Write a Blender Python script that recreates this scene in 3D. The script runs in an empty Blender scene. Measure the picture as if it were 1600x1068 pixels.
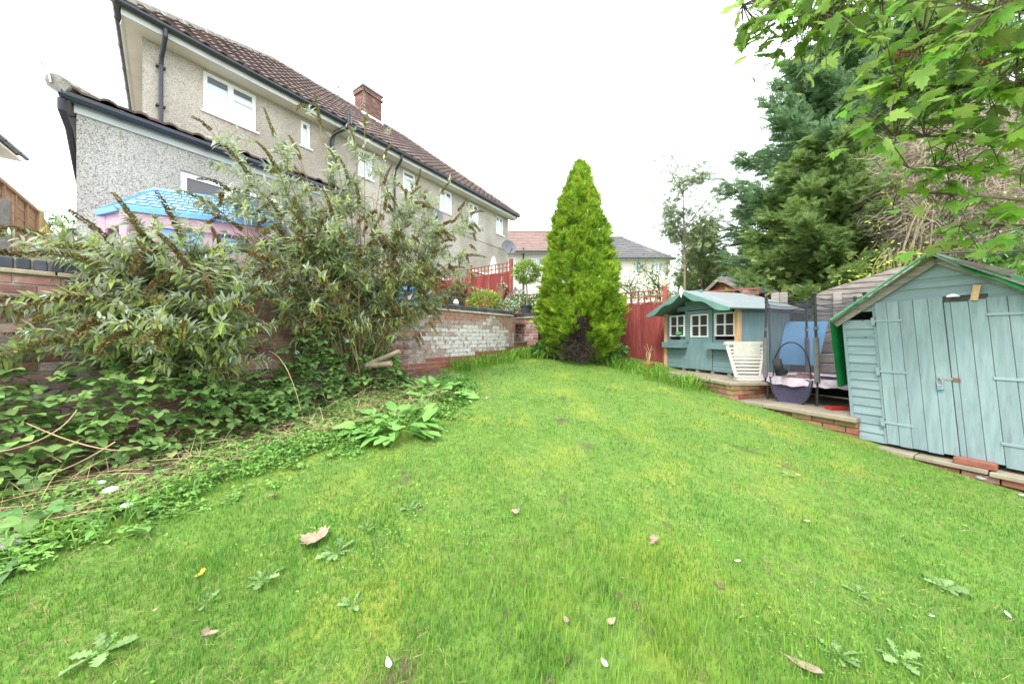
import bpy, math, random
import numpy as np
from mathutils import Vector, Matrix, Euler
import mathutils.noise as mn
random.seed(7); RNG = np.random.default_rng(7)
R = math.radians
SC = bpy.context.scene
COL = SC.collection
# ---------------------------------------------------------------- camera, light, exposure
CAMZ = 1.41; F = 533.0; HOR = 528.0
cam_d = bpy.data.cameras.new('camera'); cam = bpy.data.objects.new('camera', cam_d); COL.objects.link(cam)
cam.location = (0, 0, CAMZ); cam.rotation_euler = (R(90), 0, 0)
cam_d.sensor_width = 36; cam_d.lens = 36*F/1600; cam_d.shift_y = -(534-HOR)/1600
cam_d.clip_start = 0.05; cam_d.clip_end = 800
SC.camera = cam
W = bpy.data.worlds.new('World'); SC.world = W; W.use_nodes = True
wn = W.node_tree.nodes; wl = W.node_tree.links
sky = wn.new('ShaderNodeTexSky'); sky.sky_type = 'NISHITA'; sky.sun_disc = False
SUN_EL, SUN_AZ = R(52), R(215)      # high soft sun behind the camera's left shoulder
sky.sun_elevation = SUN_EL; sky.sun_rotation = SUN_AZ; sky.dust_density = 3.0
mixs = wn.new('ShaderNodeMix'); mixs.data_type = 'RGBA'; mixs.inputs[0].default_value = 0.9   # cloud cover over the blue
wl.new(sky.outputs[0], mixs.inputs[6]); mixs.inputs[7].default_value = (9.4, 9.9, 10.4, 1)
bg = wn['Background']; bg.inputs[1].default_value = 0.125
wl.new(mixs.outputs[2], bg.inputs[0])
sun_d = bpy.data.lights.new('sun', 'SUN'); sun_d.energy = 1.4; sun_d.angle = R(14); sun_d.color = (1, .96, .9)
sun = bpy.data.objects.new('sun', sun_d); COL.objects.link(sun)
sv = Vector((math.sin(SUN_AZ)*math.cos(SUN_EL), math.cos(SUN_AZ)*math.cos(SUN_EL), math.sin(SUN_EL)))
sun.rotation_euler = sv.to_track_quat('Z', 'Y').to_euler()
sun.location = (0, 0, 30)
SC.view_settings.view_transform = 'Standard'; SC.view_settings.look = 'None'
SC.view_settings.gamma = 1; SC.view_settings.use_curve_mapping = False
SC.view_settings.exposure = 1.55
SC.render.engine = 'CYCLES'
SC.cycles.max_bounces = 8; SC.cycles.diffuse_bounces = 3; SC.cycles.glossy_bounces = 2
SC.cycles.transparent_max_bounces = 12; SC.cycles.transmission_bounces = 3
SC.cycles.use_denoising = True
# ---------------------------------------------------------------- helpers
def at(px, py, y): return Vector(((px-800)/F*y, y, CAMZ-(py-HOR)/F*y))   # photo pixel + real depth -> point
def G(x, y):      # garden ground: a lawn that climbs away from the camera and to the left
    z = .13*y-.0615*x
    z -= .07*math.exp(-((x-4.4)**2+(y-3.4)**2)/1.6)
    return z+.018*mn.noise(Vector((x*.9, y*.9, 3)))*min(1, 1)
def link(name, data, parent=None):
    o = bpy.data.objects.new(name, data); COL.objects.link(o)
    if parent is not None: o.parent = parent
    return o
def tag(o, label, cat, group=None):
    o['label'] = label; o['category'] = cat
    if group: o['group'] = group
    return o
def thing(name, label, cat, loc=(0, 0, 0), rz=0, group=None):
    o = link(name, None); o.location = loc; o.rotation_euler = (0, 0, rz); o.empty_display_size = .1
    return tag(o, label, cat, group)
def kind(o, k): o['kind'] = k; return o
def piece(name, data, parent, loc=(0, 0, 0), rot=(0, 0, 0), sc=(1, 1, 1)):
    o = link(name, data, parent); o.location = loc; o.rotation_euler = rot; o.scale = sc
    return o
def copy_tree(o, parent=None):
    c = o.copy(); COL.objects.link(c); c.parent = parent
    for ch in o.children: copy_tree(ch, c)
    return c
class MB:
    def __init__(s): s.v = []; s.f = []; s.m = []
    def add(s, vs, fs, m=0):
        b = len(s.v); s.v += [tuple(p) for p in vs]; s.f += [tuple(i+b for i in f) for f in fs]; s.m += [m]*len(fs); return s
    def hexa(s, p, m=0):
        return s.add(p, [(0, 3, 2, 1), (4, 5, 6, 7), (0, 1, 5, 4), (1, 2, 6, 5), (2, 3, 7, 6), (3, 0, 4, 7)], m)
    def box(s, x0, x1, y0, y1, z0, z1, m=0):
        return s.hexa([(x0, y0, z0), (x1, y0, z0), (x1, y1, z0), (x0, y1, z0), (x0, y0, z1), (x1, y0, z1), (x1, y1, z1), (x0, y1, z1)], m)
    def chbox(s, x0, x1, y0, y1, z0, z1, c=.003, m=0):      # a box with chamfered edges
        X, Y, Z = (x0, x1), (y0, y1), (z0, z1); sg = (1, -1); vs = []; idx = {}
        for i in (0, 1):
            for j in (0, 1):
                for k in (0, 1):
                    for a in range(3):
                        p = [X[i]+sg[i]*c*(a != 0), Y[j]+sg[j]*c*(a != 1), Z[k]+sg[k]*c*(a != 2)]
                        idx[(i, j, k, a)] = len(vs); vs.append(p)
        fs = []
        q = [(0, 0), (1, 0), (1, 1), (0, 1)]
        for e in (0, 1):
            for a in range(3):
                f = []
                for (u, w) in q:
                    t = [u, w]; t.insert(a, e); f.append(idx[(t[0], t[1], t[2], a)])
                fs.append(tuple(f if (e == 1) != (a == 1) else f[::-1]))
        for a in range(3):       # edge along axis a
            b, d = [k for k in range(3) if k != a]
            for u in (0, 1):
                for w in (0, 1):
                    def I(e, ax):
                        t = [0, 0, 0]; t[a] = e; t[b] = u; t[d] = w; return idx[(t[0], t[1], t[2], ax)]
                    fs.append((I(0, b), I(1, b), I(1, d), I(0, d)))
        for i in (0, 1):
            for j in (0, 1):
                for k in (0, 1): fs.append(tuple(idx[(i, j, k, a)] for a in range(3)))
        return s.add(vs, fs, m)
    def tube(s, pts, r, n=6, cap=True, m=0):
        pts = [Vector(p) for p in pts]; N = len(pts)
        rr = r if isinstance(r, (list, tuple)) else [r]*N
        up = Vector((.31, .2, .93)); vs = []; fs = []
        for i, p in enumerate(pts):
            t = (pts[min(i+1, N-1)]-pts[max(i-1, 0)])
            t = t.normalized() if t.length > 1e-9 else Vector((0, 0, 1))
            a = t.cross(up)
            if a.length < 1e-3: a = t.cross(Vector((1, 0, 0)))
            a.normalize(); b = t.cross(a); up = b.cross(t) if False else up
            for k in range(n):
                an = 2*math.pi*k/n; vs.append(p+a*(math.cos(an)*rr[i])+b*(math.sin(an)*rr[i]))
        for i in range(N-1):
            for k in range(n):
                k2 = (k+1) % n; fs.append((i*n+k, i*n+k2, (i+1)*n+k2, (i+1)*n+k))
        if cap and n > 2: fs.append(tuple(range(n))[::-1]); fs.append(tuple((N-1)*n+k for k in range(n)))
        return s.add(vs, fs, m)
    def prism(s, poly, y0, y1, m=0):     # polygon in (x,z) pushed along y
        n = len(poly)
        vs = [(x, y0, z) for x, z in poly]+[(x, y1, z) for x, z in poly]
        return s.add(vs, [tuple(range(n)), tuple(range(n, 2*n))[::-1]]+[(i, i+n, (i+1) % n+n, (i+1) % n) for i in range(n)], m)
    def lathe(s, prof, n=16, c=(0, 0, 0), m=0):
        vs = []; fs = []
        for r, z in prof:
            for k in range(n):
                a = 2*math.pi*k/n; vs.append((c[0]+r*math.cos(a), c[1]+r*math.sin(a), c[2]+z))
        for i in range(len(prof)-1):
            for k in range(n):
                k2 = (k+1) % n; fs.append((i*n+k, i*n+k2, (i+1)*n+k2, (i+1)*n+k))
        fs.append(tuple(range(n))[::-1]); L = len(prof)-1; fs.append(tuple(L*n+k for k in range(n)))
        return s.add(vs, fs, m)
    def mesh(s, name, mats, smooth=False, fix=True):
        me = bpy.data.meshes.new(name); me.from_pydata(s.v, [], s.f)
        for m in (mats if isinstance(mats, (list, tuple)) else [mats]): me.materials.append(m)
        me.polygons.foreach_set('material_index', s.m)
        if smooth: me.polygons.foreach_set('use_smooth', [True]*len(me.polygons))
        if fix:
            import bmesh
            bm = bmesh.new(); bm.from_mesh(me); bmesh.ops.recalc_face_normals(bm, faces=bm.faces); bm.to_mesh(me); bm.free()
        me.update(); return me
    def build(s, name, mats, parent=None, smooth=False, loc=None, rot=None):
        o = link(name, s.mesh(name, mats, smooth), parent)
        if loc: o.location = loc
        if rot: o.rotation_euler = rot
        return o
def smooth_by_angle(o, deg=40):
    me = o.data; me.polygons.foreach_set('use_smooth', [True]*len(me.polygons))
    try: me.set_sharp_from_angle(angle=R(deg))
    except Exception: pass
    return o
def scatter(name, tv, tf, M, T, mat, parent=None, smooth=False):
    """one mesh of N copies of a small template (tv,tf): rotation-scale matrices M (N,3,3), places T (N,3)"""
    tv = np.asarray(tv, float); N = len(T); nv = len(tv)
    V = (np.einsum('nij,vj->nvi', M, tv)+np.asarray(T)[:, None, :]).reshape(-1, 3)
    lens = np.array([len(f) for f in tf]); flat = np.concatenate([np.array(f) for f in tf])
    L = (flat[None, :]+(np.arange(N)*nv)[:, None]).reshape(-1)
    ln = np.tile(lens, N); st = np.concatenate([[0], np.cumsum(ln)[:-1]])
    me = bpy.data.meshes.new(name)
    me.vertices.add(len(V)); me.vertices.foreach_set('co', V.ravel())
    me.loops.add(len(L)); me.loops.foreach_set('vertex_index', L.astype(np.int32))
    me.polygons.add(len(ln)); me.polygons.foreach_set('loop_start', st.astype(np.int32)); me.polygons.foreach_set('loop_total', ln.astype(np.int32))
    if smooth: me.polygons.foreach_set('use_smooth', np.ones(len(ln), bool))
    me.update(calc_edges=True); me.materials.append(mat)
    return link(name, me, parent)
def frames(D, roll=None, size=None, up=(0, 0, 1)):
    """(N,3) directions -> matrices whose Y axis runs along the direction and Z leans to up"""
    D = np.asarray(D, float); D = D/np.linalg.norm(D, axis=1, keepdims=True)
    U = np.tile(np.array(up, float), (len(D), 1)); U += RNG.normal(0, .02, U.shape)
    X = np.cross(D, U); X /= np.linalg.norm(X, axis=1, keepdims=True)+1e-9
    Z = np.cross(X, D)
    if roll is not None:
        c, s_ = np.cos(roll)[:, None], np.sin(roll)[:, None]; X, Z = X*c+Z*s_, Z*c-X*s_
    M = np.stack([X, D, Z], axis=2)
    if size is not None: M = M*np.asarray(size)[:, None, None]
    return M
# ---------------------------------------------------------------- materials
def srgb(r, g, b): return tuple(((c/255)/12.92 if c/255 <= .04045 else ((c/255+.055)/1.055)**2.4) for c in (r, g, b))
def mat(name, c1, c2=None, scale=6, rough=.75, bump=0, bscale=None, rnd=0, isl=0, hue=0, c3=None, p3=(.55, .7), s3=1.5, trans=0, coord='pos',
        stretch=(1, 1, 1), spec=.3, detail=4, metal=0, alpha=None, back=None, ramp=(.35, .65), c4=None, p4=(.6, .7), s4=8):
    m = bpy.data.materials.new(name); m.use_nodes = True; nt = m.node_tree; n = nt.nodes; L = nt.links
    b = n['Principled BSDF']; b.inputs['Roughness'].default_value = rough; b.inputs['Specular IOR Level'].default_value = spec; b.inputs['Metallic'].default_value = metal
    if coord == 'pos': src = n.new('ShaderNodeNewGeometry').outputs['Position']
    else:
        src = n.new('ShaderNodeTexCoord').outputs['Object']
        oi = n.new('ShaderNodeObjectInfo'); ml = n.new('ShaderNodeMath'); ml.operation = 'MULTIPLY'; ml.inputs[1].default_value = 37; L.new(oi.outputs['Random'], ml.inputs[0])
        va = n.new('ShaderNodeVectorMath'); va.operation = 'ADD'; L.new(src, va.inputs[0]); L.new(ml.outputs[0], va.inputs[1]); src = va.outputs[0]
    mp = n.new('ShaderNodeMapping'); mp.inputs['Scale'].default_value = stretch; L.new(src, mp.inputs[0]); vec = mp.outputs[0]
    def noise(sc, det=detail):
        t = n.new('ShaderNodeTexNoise'); t.inputs['Scale'].default_value = sc; t.inputs['Detail'].default_value = det; t.inputs['Roughness'].default_value = .6
        L.new(vec, t.inputs['Vector']); return t.outputs['Fac']
    def rmp(fac, p, a, c):
        r = n.new('ShaderNodeValToRGB'); r.color_ramp.elements[0].position, r.color_ramp.elements[1].position = p
        r.color_ramp.elements[0].color = (*a, 1); r.color_ramp.elements[1].color = (*c, 1); L.new(fac, r.inputs[0]); return r.outputs[0]
    def mixc(fac, a, c):
        x = n.new('ShaderNodeMix'); x.data_type = 'RGBA'; L.new(fac, x.inputs[0])
        for i, q in ((6, a), (7, c)):
            if isinstance(q, tuple): x.inputs[i].default_value = (*q, 1)
            else: L.new(q, x.inputs[i])
        return x.outputs[2]
    c2 = c2 or tuple(x*.8 for x in c1)
    col = rmp(noise(scale), ramp, c2, c1)
    if c3: col = mixc(rmp(noise(s3, 5), p3, (0, 0, 0), (1, 1, 1)), col, c3)
    if c4: col = mixc(rmp(noise(s4, 5), p4, (0, 0, 0), (1, 1, 1)), col, c4)
    if back:
        g = n.new('ShaderNodeNewGeometry'); col = mixc(g.outputs['Backfacing'], col, back)
    if rnd or isl or hue:
        if isl: rv = n.new('ShaderNodeNewGeometry').outputs['Random Per Island']; a = isl
        else: rv = n.new('ShaderNodeObjectInfo').outputs['Random']; a = rnd
        h = n.new('ShaderNodeHueSaturation'); L.new(col, h.inputs['Color'])
        mr = n.new('ShaderNodeMapRange'); mr.inputs[3].default_value = 1-a; mr.inputs[4].default_value = 1+a; L.new(rv, mr.inputs[0]); L.new(mr.outputs[0], h.inputs['Value'])
        if hue:
            wn_ = n.new('ShaderNodeTexWhiteNoise'); wn_.noise_dimensions = '1D'; L.new(rv, wn_.inputs['W'])
            mh = n.new('ShaderNodeMapRange'); mh.inputs[3].default_value = .5-hue; mh.inputs[4].default_value = .5+hue; L.new(wn_.outputs['Value'], mh.inputs[0]); L.new(mh.outputs[0], h.inputs['Hue'])
        col = h.outputs[0]
    L.new(col, b.inputs['Base Color'])
    if bump:
        bp = n.new('ShaderNodeBump'); bp.inputs['Strength'].default_value = 1; bp.inputs['Distance'].default_value = bump
        L.new(noise(bscale or scale*3, 5), bp.inputs['Height']); L.new(bp.outputs[0], b.inputs['Normal'])
    out = n['Material Output']
    if trans:
        tr = n.new('ShaderNodeBsdfTranslucent'); L.new(col, tr.inputs['Color']); mx = n.new('ShaderNodeMixShader'); mx.inputs[0].default_value = trans
        L.new(b.outputs[0], mx.inputs[1]); L.new(tr.outputs[0], mx.inputs[2]); L.new(mx.outputs[0], out.inputs[0])
    if alpha is not None:
        tp = n.new('ShaderNodeBsdfTransparent'); mx = n.new('ShaderNodeMixShader'); mx.inputs[0].default_value = alpha
        L.new(tp.outputs[0], mx.inputs[1]); L.new(b.outputs[0], mx.inputs[2]); L.new(mx.outputs[0], out.inputs[0])
    return m
def pebble(name, cols, scale=48, bump=.006, stain=None):
    m = bpy.data.materials.new(name); m.use_nodes = True; nt = m.node_tree; n = nt.nodes; L = nt.links; b = n['Principled BSDF']
    b.inputs['Roughness'].default_value = .9; b.inputs['Specular IOR Level'].default_value = .2
    g = n.new('ShaderNodeNewGeometry'); v = n.new('ShaderNodeTexVoronoi'); v.inputs['Scale'].default_value = scale; L.new(g.outputs['Position'], v.inputs['Vector'])
    sp = n.new('ShaderNodeSeparateColor'); L.new(v.outputs['Color'], sp.inputs[0])
    r = n.new('ShaderNodeValToRGB'); r.color_ramp.interpolation = 'LINEAR'
    e = r.color_ramp.elements; e[0].color = (*cols[0], 1); e[1].color = (*cols[-1], 1)
    for i, c in enumerate(cols[1:-1]):
        x = e.new((i+1)/(len(cols)-1)); x.color = (*c, 1)
    L.new(sp.outputs[0], r.inputs[0])
    t = n.new('ShaderNodeTexNoise'); t.inputs['Scale'].default_value = .9; t.inputs['Detail'].default_value = 6; L.new(g.outputs['Position'], t.inputs['Vector'])
    h = n.new('ShaderNodeMix'); h.data_type = 'RGBA'; h.blend_type = 'MULTIPLY'; h.inputs[0].default_value = 1
    rr = n.new('ShaderNodeValToRGB'); rr.color_ramp.elements[0].position = .35; rr.color_ramp.elements[1].position = .6
    rr.color_ramp.elements[0].color = (.74, .72, .69, 1); rr.color_ramp.elements[1].color = (1, 1, 1, 1); L.new(t.outputs['Fac'], rr.inputs[0])
    L.new(r.outputs[0], h.inputs[6]); L.new(rr.outputs[0], h.inputs[7]); L.new(h.outputs[2], b.inputs['Base Color'])
    bp = n.new('ShaderNodeBump'); bp.inputs['Distance'].default_value = bump; bp.inputs['Strength'].default_value = .8; bp.invert = True; L.new(v.outputs['Distance'], bp.inputs['Height']); L.new(bp.outputs[0], b.inputs['Normal'])
    return m
M = {}
M['soil'] = mat('soil', (.16, .115, .07), (.085, .06, .038), scale=9, bump=.02, c3=(.16, .12, .07), s3=5)
M['lawn_base'] = mat('lawn_base', (.14, .24, .035), (.10, .17, .03), scale=14, bump=.012, bscale=60, c3=(.22, .26, .035), p3=(.5, .7), s3=1.7, c4=(.10, .075, .04), p4=(.63, .72), s4=2.2)
M['ground'] = mat('ground', (.09, .14, .04), (.06, .09, .03), scale=.6)
M['paving'] = mat('paving', (.36, .34, .31), (.28, .26, .24), scale=5, bump=.004)
M['brick'] = mat('brick', (.34, .17, .135), (.235, .12, .10), scale=16, rough=.85, bump=.004, bscale=60, rnd=.3, hue=.012, c3=(.36, .27, .23), p3=(.52, .72), s3=7)
M['brick_pale'] = mat('brick_pale', (.36, .27, .235), (.25, .175, .15), scale=14, rough=.88, bump=.004, bscale=60, rnd=.25, c3=(.52, .49, .45), p3=(.5, .68), s3=9)
M['brick_white'] = mat('brick_white', (.60, .59, .57), (.48, .45, .42), scale=11, rough=.9, bump=.004, bscale=50, rnd=.12, c3=(.36, .23, .19), p3=(.53, .62), s3=13)
M['brick_red'] = mat('brick_red', (.27, .10, .065), (.20, .075, .05), scale=12, rough=.85, bump=.003, rnd=.2)
M['brick_moss'] = mat('brick_moss', (.30, .20, .09), (.20, .14, .06), scale=12, rough=.9, bump=.004, rnd=.25, c3=(.36, .17, .10), p3=(.5, .6), s3=6)
M['mortar'] = mat('mortar', (.38, .34, .29), (.26, .23, .20), scale=7, rough=.95, bump=.004, bscale=70, c3=(.55, .53, .5), s3=1.1)
M['blue_brick'] = mat('blue_brick', (.075, .08, .10), (.045, .05, .062), scale=12, rough=.55, rnd=.35, spec=.4)
M['creasing'] = mat('creasing', (.50, .42, .30), (.36, .29, .21), scale=8, rough=.9, bump=.004, rnd=.15)
M['slab'] = mat('slab', (.31, .27, .195), (.22, .19, .14), scale=6, rough=.9, bump=.004, bscale=45, rnd=.12, c3=(.17, .17, .09), s3=2.5)
M['pebble_grey'] = pebble('pebble_grey', [(.17, .155, .14), (.40, .38, .345), (.47, .445, .405), (.58, .56, .525)], 88)
M['pebble_tan'] = pebble('pebble_tan', [(.26, .225, .19), (.45, .40, .345), (.50, .45, .39), (.56, .525, .47)], 78)
M['tile'] = mat('tile', (.145, .095, .082), (.085, .062, .056), scale=4, rough=.85, bump=.003, bscale=50, rnd=.22, coord='pos', c3=(.19, .155, .135), p3=(.52, .75), s3=3)
M['tile_far'] = mat('tile_far', (.22, .145, .125), (.165, .11, .095), scale=1.5, rough=.9, rnd=.15)
M['ridge'] = mat('ridge', (.34, .32, .28), (.20, .18, .16), scale=12, rough=.95, bump=.006, c3=(.45, .43, .36), s3=6)
M['slate'] = mat('slate', (.115, .11, .115), (.085, .08, .085), scale=3, rough=.9, c3=(.16, .16, .12), s3=1)
M['fascia'] = mat('fascia', (.52, .53, .52), (.44, .45, .44), scale=3, rough=.5)
M['upvc'] = mat('upvc', (.80, .81, .82), (.76, .77, .78), scale=3, rough=.35, spec=.5)
M['soffit'] = mat('soffit', (.70, .66, .57), (.62, .58, .50), scale=2, rough=.6)
M['gutter'] = mat('gutter', (.030, .033, .045), (.022, .024, .032), scale=5, rough=.35, spec=.5)
M['pane'] = mat('pane', (.42, .47, .52), (.34, .39, .44), scale=1.2, rough=.06, spec=.9)
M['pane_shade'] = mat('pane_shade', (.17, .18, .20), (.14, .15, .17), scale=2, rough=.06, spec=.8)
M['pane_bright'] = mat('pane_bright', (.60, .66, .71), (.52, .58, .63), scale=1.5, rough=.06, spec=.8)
M['pane_dark'] = mat('pane_dark', (.05, .05, .05), (.03, .03, .03), scale=3, rough=.08, spec=.8)
M['dish'] = mat('dish', (.15, .155, .17), (.12, .125, .14), rough=.5)
M['render_white'] = mat('render_white', (.66, .63, .58), (.58, .56, .52), scale=1.2, rough=.9)
M['render_cream'] = mat('render_cream', (.74, .68, .58), (.66, .62, .54), scale=1.2, rough=.9)
M['pink_brick'] = mat('pink_brick', (.50, .27, .21), (.44, .24, .19), scale=3, rough=.9)
M['cladding'] = mat('cladding', (.42, .44, .48), (.36, .38, .42), scale=2, rough=.6)
M['red_fence'] = mat('red_fence', (.25, .048, .042), (.17, .032, .028), scale=5, rough=.75, bump=.003, rnd=.22, coord='obj', stretch=(6, 6, 1), c3=(.26, .10, .08), p3=(.55, .75), s3=2)
M['red_post'] = mat('red_post', (.33, .09, .07), (.24, .06, .05), scale=5, rough=.8, rnd=.15)
M['trellis'] = mat('trellis', (.30, .10, .06), (.22, .07, .045), scale=9, rough=.8, rnd=.15)
M['larch'] = mat('larch', (.52, .36, .24), (.43, .28, .18), scale=4, rough=.7, rnd=.12, coord='obj', stretch=(1, 1, 4))
M['concrete'] = mat('concrete', (.36, .35, .33), (.25, .245, .23), scale=14, rough=.95, bump=.004)
M['yellow_wood'] = mat('yellow_wood', (.52, .42, .17), (.42, .34, .14), scale=8, rough=.7, rnd=.1)
M['grey_wood'] = mat('grey_wood', (.31, .275, .245), (.17, .15, .135), scale=5, rough=.9, bump=.004, rnd=.2, coord='obj', stretch=(1.2, 9, 9), c3=(.23, .17, .15), s3=3)
M['raw_wood'] = mat('raw_wood', (.58, .37, .20), (.46, .28, .15), scale=5, rough=.7, coord='obj', stretch=(8, 8, 1))
TEAL, TEAL2 = (.232, .308, .322), (.182, .25, .262)
M['teal_v'] = mat('teal_v', TEAL, TEAL2, scale=3, rough=.7, bump=.002, rnd=.07, coord='obj', stretch=(9, 9, 1), c3=(.17, .205, .21), p3=(.54, .74), s3=5, c4=(.26, .345, .365), p4=(.5, .8), s4=1)
M['teal_h'] = mat('teal_h', TEAL, TEAL2, scale=3, rough=.7, bump=.002, rnd=.07, coord='obj', stretch=(1, 9, 9), c3=(.27, .28, .26), p3=(.6, .74), s3=3.4, c4=(.26, .345, .365), p4=(.5, .8), s4=1)
PT, PT2 = (.155, .245, .25), (.125, .205, .21)
M['play_v'] = mat('play_v', PT, PT2, scale=3, rough=.65, bump=.0015, rnd=.05, coord='obj', stretch=(8, 8, 1), c3=(.20, .29, .29), p3=(.55, .8), s3=3)
M['play_h'] = mat('play_h', PT, PT2, scale=3, rough=.65, bump=.0015, rnd=.06, coord='obj', stretch=(1, 8, 8), c3=(.20, .29, .29), p3=(.55, .8), s3=3)
M['play_green'] = mat('play_green', (.15, .28, .245), (.125, .24, .21), scale=5, rough=.65)
M['felt'] = mat('felt', (.185, .21, .21), (.155, .18, .18), scale=14, rough=.95, bump=.003, bscale=120, c3=(.22, .24, .23), s3=2)
M['black_felt'] = mat('black_felt', (.12, .12, .125), (.08, .08, .085), scale=6, rough=.95, bump=.004)
M['red_boards'] = mat('red_boards', (.30, .085, .06), (.17, .055, .045), scale=5, rough=.85, coord='obj', stretch=(1, 6, 6), c3=(.34, .20, .16), p3=(.5, .65), s3=4, rnd=.15)
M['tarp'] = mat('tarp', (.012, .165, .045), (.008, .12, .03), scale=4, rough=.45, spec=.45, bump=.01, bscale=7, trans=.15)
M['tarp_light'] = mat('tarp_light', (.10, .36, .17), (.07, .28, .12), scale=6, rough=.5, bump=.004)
M['black_metal'] = mat('black_metal', (.035, .036, .042), (.025, .026, .03), rough=.45)
M['foam'] = mat('foam', (.19, .18, .18), (.14, .135, .135), scale=12, rough=.9, bump=.003)
M['steel'] = mat('steel', (.45, .45, .46), (.38, .38, .39), rough=.35, metal=.8)
M['brass'] = mat('brass', (.55, .42, .22), (.45, .33, .18), rough=.4, metal=.6)
M['net'] = mat('net', (.075, .072, .10), (.06, .058, .085), scale=60, rough=.9, alpha=.36)
M['net_flap'] = mat('net_flap', (.085, .075, .13), (.07, .06, .11), scale=60, rough=.9, alpha=.72)
M['black_fabric'] = mat('black_fabric', (.02, .02, .026), (.015, .015, .02), scale=30, rough=.85)
M['pink_pad'] = mat('pink_pad', (.62, .50, .55), (.50, .38, .44), scale=9, rough=.6, c3=(.70, .66, .67), s3=5, bump=.006, bscale=14)
M['white_plastic'] = mat('white_plastic', (.56, .54, .48), (.46, .44, .38), scale=6, rough=.5)
M['blue_board'] = mat('blue_board', (.14, .33, .55), (.12, .29, .50), scale=4, rough=.6)
M['red_plastic'] = mat('red_plastic', (.60, .03, .02), (.5, .025, .02), rough=.4)
M['toy_blue'] = mat('toy_blue', (.14, .36, .72), (.12, .32, .66), scale=3, rough=.4, spec=.5)
M['toy_sky'] = mat('toy_sky', (.26, .44, .62), (.23, .41, .59), scale=3, rough=.45)
M['toy_pink'] = mat('toy_pink', (.50, .30, .41), (.44, .26, .36), scale=3, rough=.45)
M['terracotta'] = mat('terracotta', (.48, .17, .07), (.38, .13, .06), scale=9, rough=.85)
M['wicker'] = mat('wicker', (.38, .26, .13), (.22, .14, .07), scale=60, rough=.9, bump=.006)
M['dark_pot'] = mat('dark_pot', (.06, .07, .075), (.045, .05, .055), rough=.6)
M['bark'] = mat('bark', (.16, .12, .09), (.09, .065, .05), scale=14, rough=.95, bump=.01, stretch=(1, 1, .3))
M['bark_pale'] = mat('bark_pale', (.30, .245, .17), (.20, .16, .11), scale=16, rough=.9, bump=.004)
M['stem'] = mat('stem', (.27, .21, .10), (.19, .15, .075), scale=14, rough=.85)
M['dead_twig'] = mat('dead_twig', (.43, .355, .27), (.30, .245, .185), scale=3, rough=.95, isl=.35)
M['dead_dark'] = mat('dead_dark', (.075, .055, .045), (.05, .035, .03), scale=3, rough=.95, isl=.4)
M['cut_wood'] = mat('cut_wood', (.42, .28, .13), (.34, .22, .10), scale=20, rough=.9)
M['dry_leaf'] = mat('dry_leaf', (.43, .33, .235), (.28, .205, .145), scale=22, rough=.85, rnd=.2, bump=.004)
M['pale_leaf'] = mat('pale_leaf', (.68, .66, .58), (.58, .55, .47), scale=16, rough=.8, rnd=.15)
M['yellow_leaf'] = mat('yellow_leaf', (.55, .42, .05), (.42, .30, .04), scale=16, rough=.7)
M['grass'] = mat('grass', (.168, .355, .062), (.125, .285, .05), scale=1.6, rough=.7, spec=.12, isl=.35, trans=.4, c3=(.25, .36, .06), p3=(.48, .74), s3=2.6, c4=(.105, .27, .04), p4=(.5, .66), s4=1.3)
M['grass_long'] = mat('grass_long', (.20, .37, .05), (.15, .29, .04), scale=2, rough=.6, spec=.15, isl=.35, trans=.4)
M['straw'] = mat('straw', (.42, .31, .18), (.28, .19, .10), scale=5, rough=.9, isl=.4)
M['bud_leaf'] = mat('bud_leaf', (.33, .40, .11), (.235, .315, .09), scale=3, rough=.65, spec=.2, isl=.4, hue=.02, trans=.45, back=(.42, .47, .33), c3=(.30, .32, .07), p3=(.58, .68), s3=2.2)
M['bud_leaf_o'] = mat('bud_leaf_o', (.32, .39, .11), (.23, .31, .09), scale=3, rough=.65, spec=.2, rnd=.4, hue=.02, trans=.45, back=(.42, .47, .33))
M['bud_silver'] = mat('bud_silver', (.40, .46, .38), (.32, .39, .30), scale=3, rough=.7, isl=.25, trans=.2)
M['spike'] = mat('spike', (.21, .155, .055), (.115, .085, .035), scale=40, rough=.95, isl=.35)
M['spike_green'] = mat('spike_green', (.24, .215, .06), (.15, .135, .04), scale=40, rough=.95, isl=.35)
M['bramble'] = mat('bramble', (.19, .325, .085), (.13, .24, .06), scale=9, rough=.55, rnd=.4, hue=.025, trans=.2, spec=.4, bump=.004)
M['bramble_i'] = mat('bramble_i', (.17, .29, .075), (.115, .21, .055), scale=9, rough=.5, isl=.4, hue=.02, trans=.2)
M['cover'] = mat('cover', (.22, .41, .09), (.16, .32, .07), scale=3, rough=.65, spec=.15, isl=.35, hue=.012, trans=.25, c3=(.27, .46, .13), s3=1.5)
M['comfrey'] = mat('comfrey', (.22, .45, .10), (.17, .37, .08), scale=5, rough=.6, rnd=.22, trans=.25, bump=.006, bscale=24)
M['rosette'] = mat('rosette', (.25, .38, .15), (.18, .30, .10), scale=30, rough=.65, spec=.15, rnd=.25, trans=.3)
M['maple'] = mat('maple', (.20, .40, .028), (.145, .31, .025), scale=14, rough=.5, rnd=.35, hue=.022, trans=.5, spec=.3, back=(.25, .38, .09))
M['maple_i'] = mat('maple_i', (.19, .39, .028), (.14, .30, .025), scale=14, rough=.5, isl=.35, hue=.022, trans=.5, back=(.25, .38, .09))
M['samara'] = mat('samara', (.36, .20, .10), (.26, .14, .07), scale=20, rough=.85, isl=.3)
M['gold_conifer'] = mat('gold_conifer', (.35, .49, .045), (.15, .29, .028), scale=4.5, rough=.7, spec=.12, isl=.35, trans=.35, c3=(.45, .56, .07), p3=(.52, .7), s3=8, c4=(.30, .20, .05), p4=(.72, .78), s4=2.1)
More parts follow.
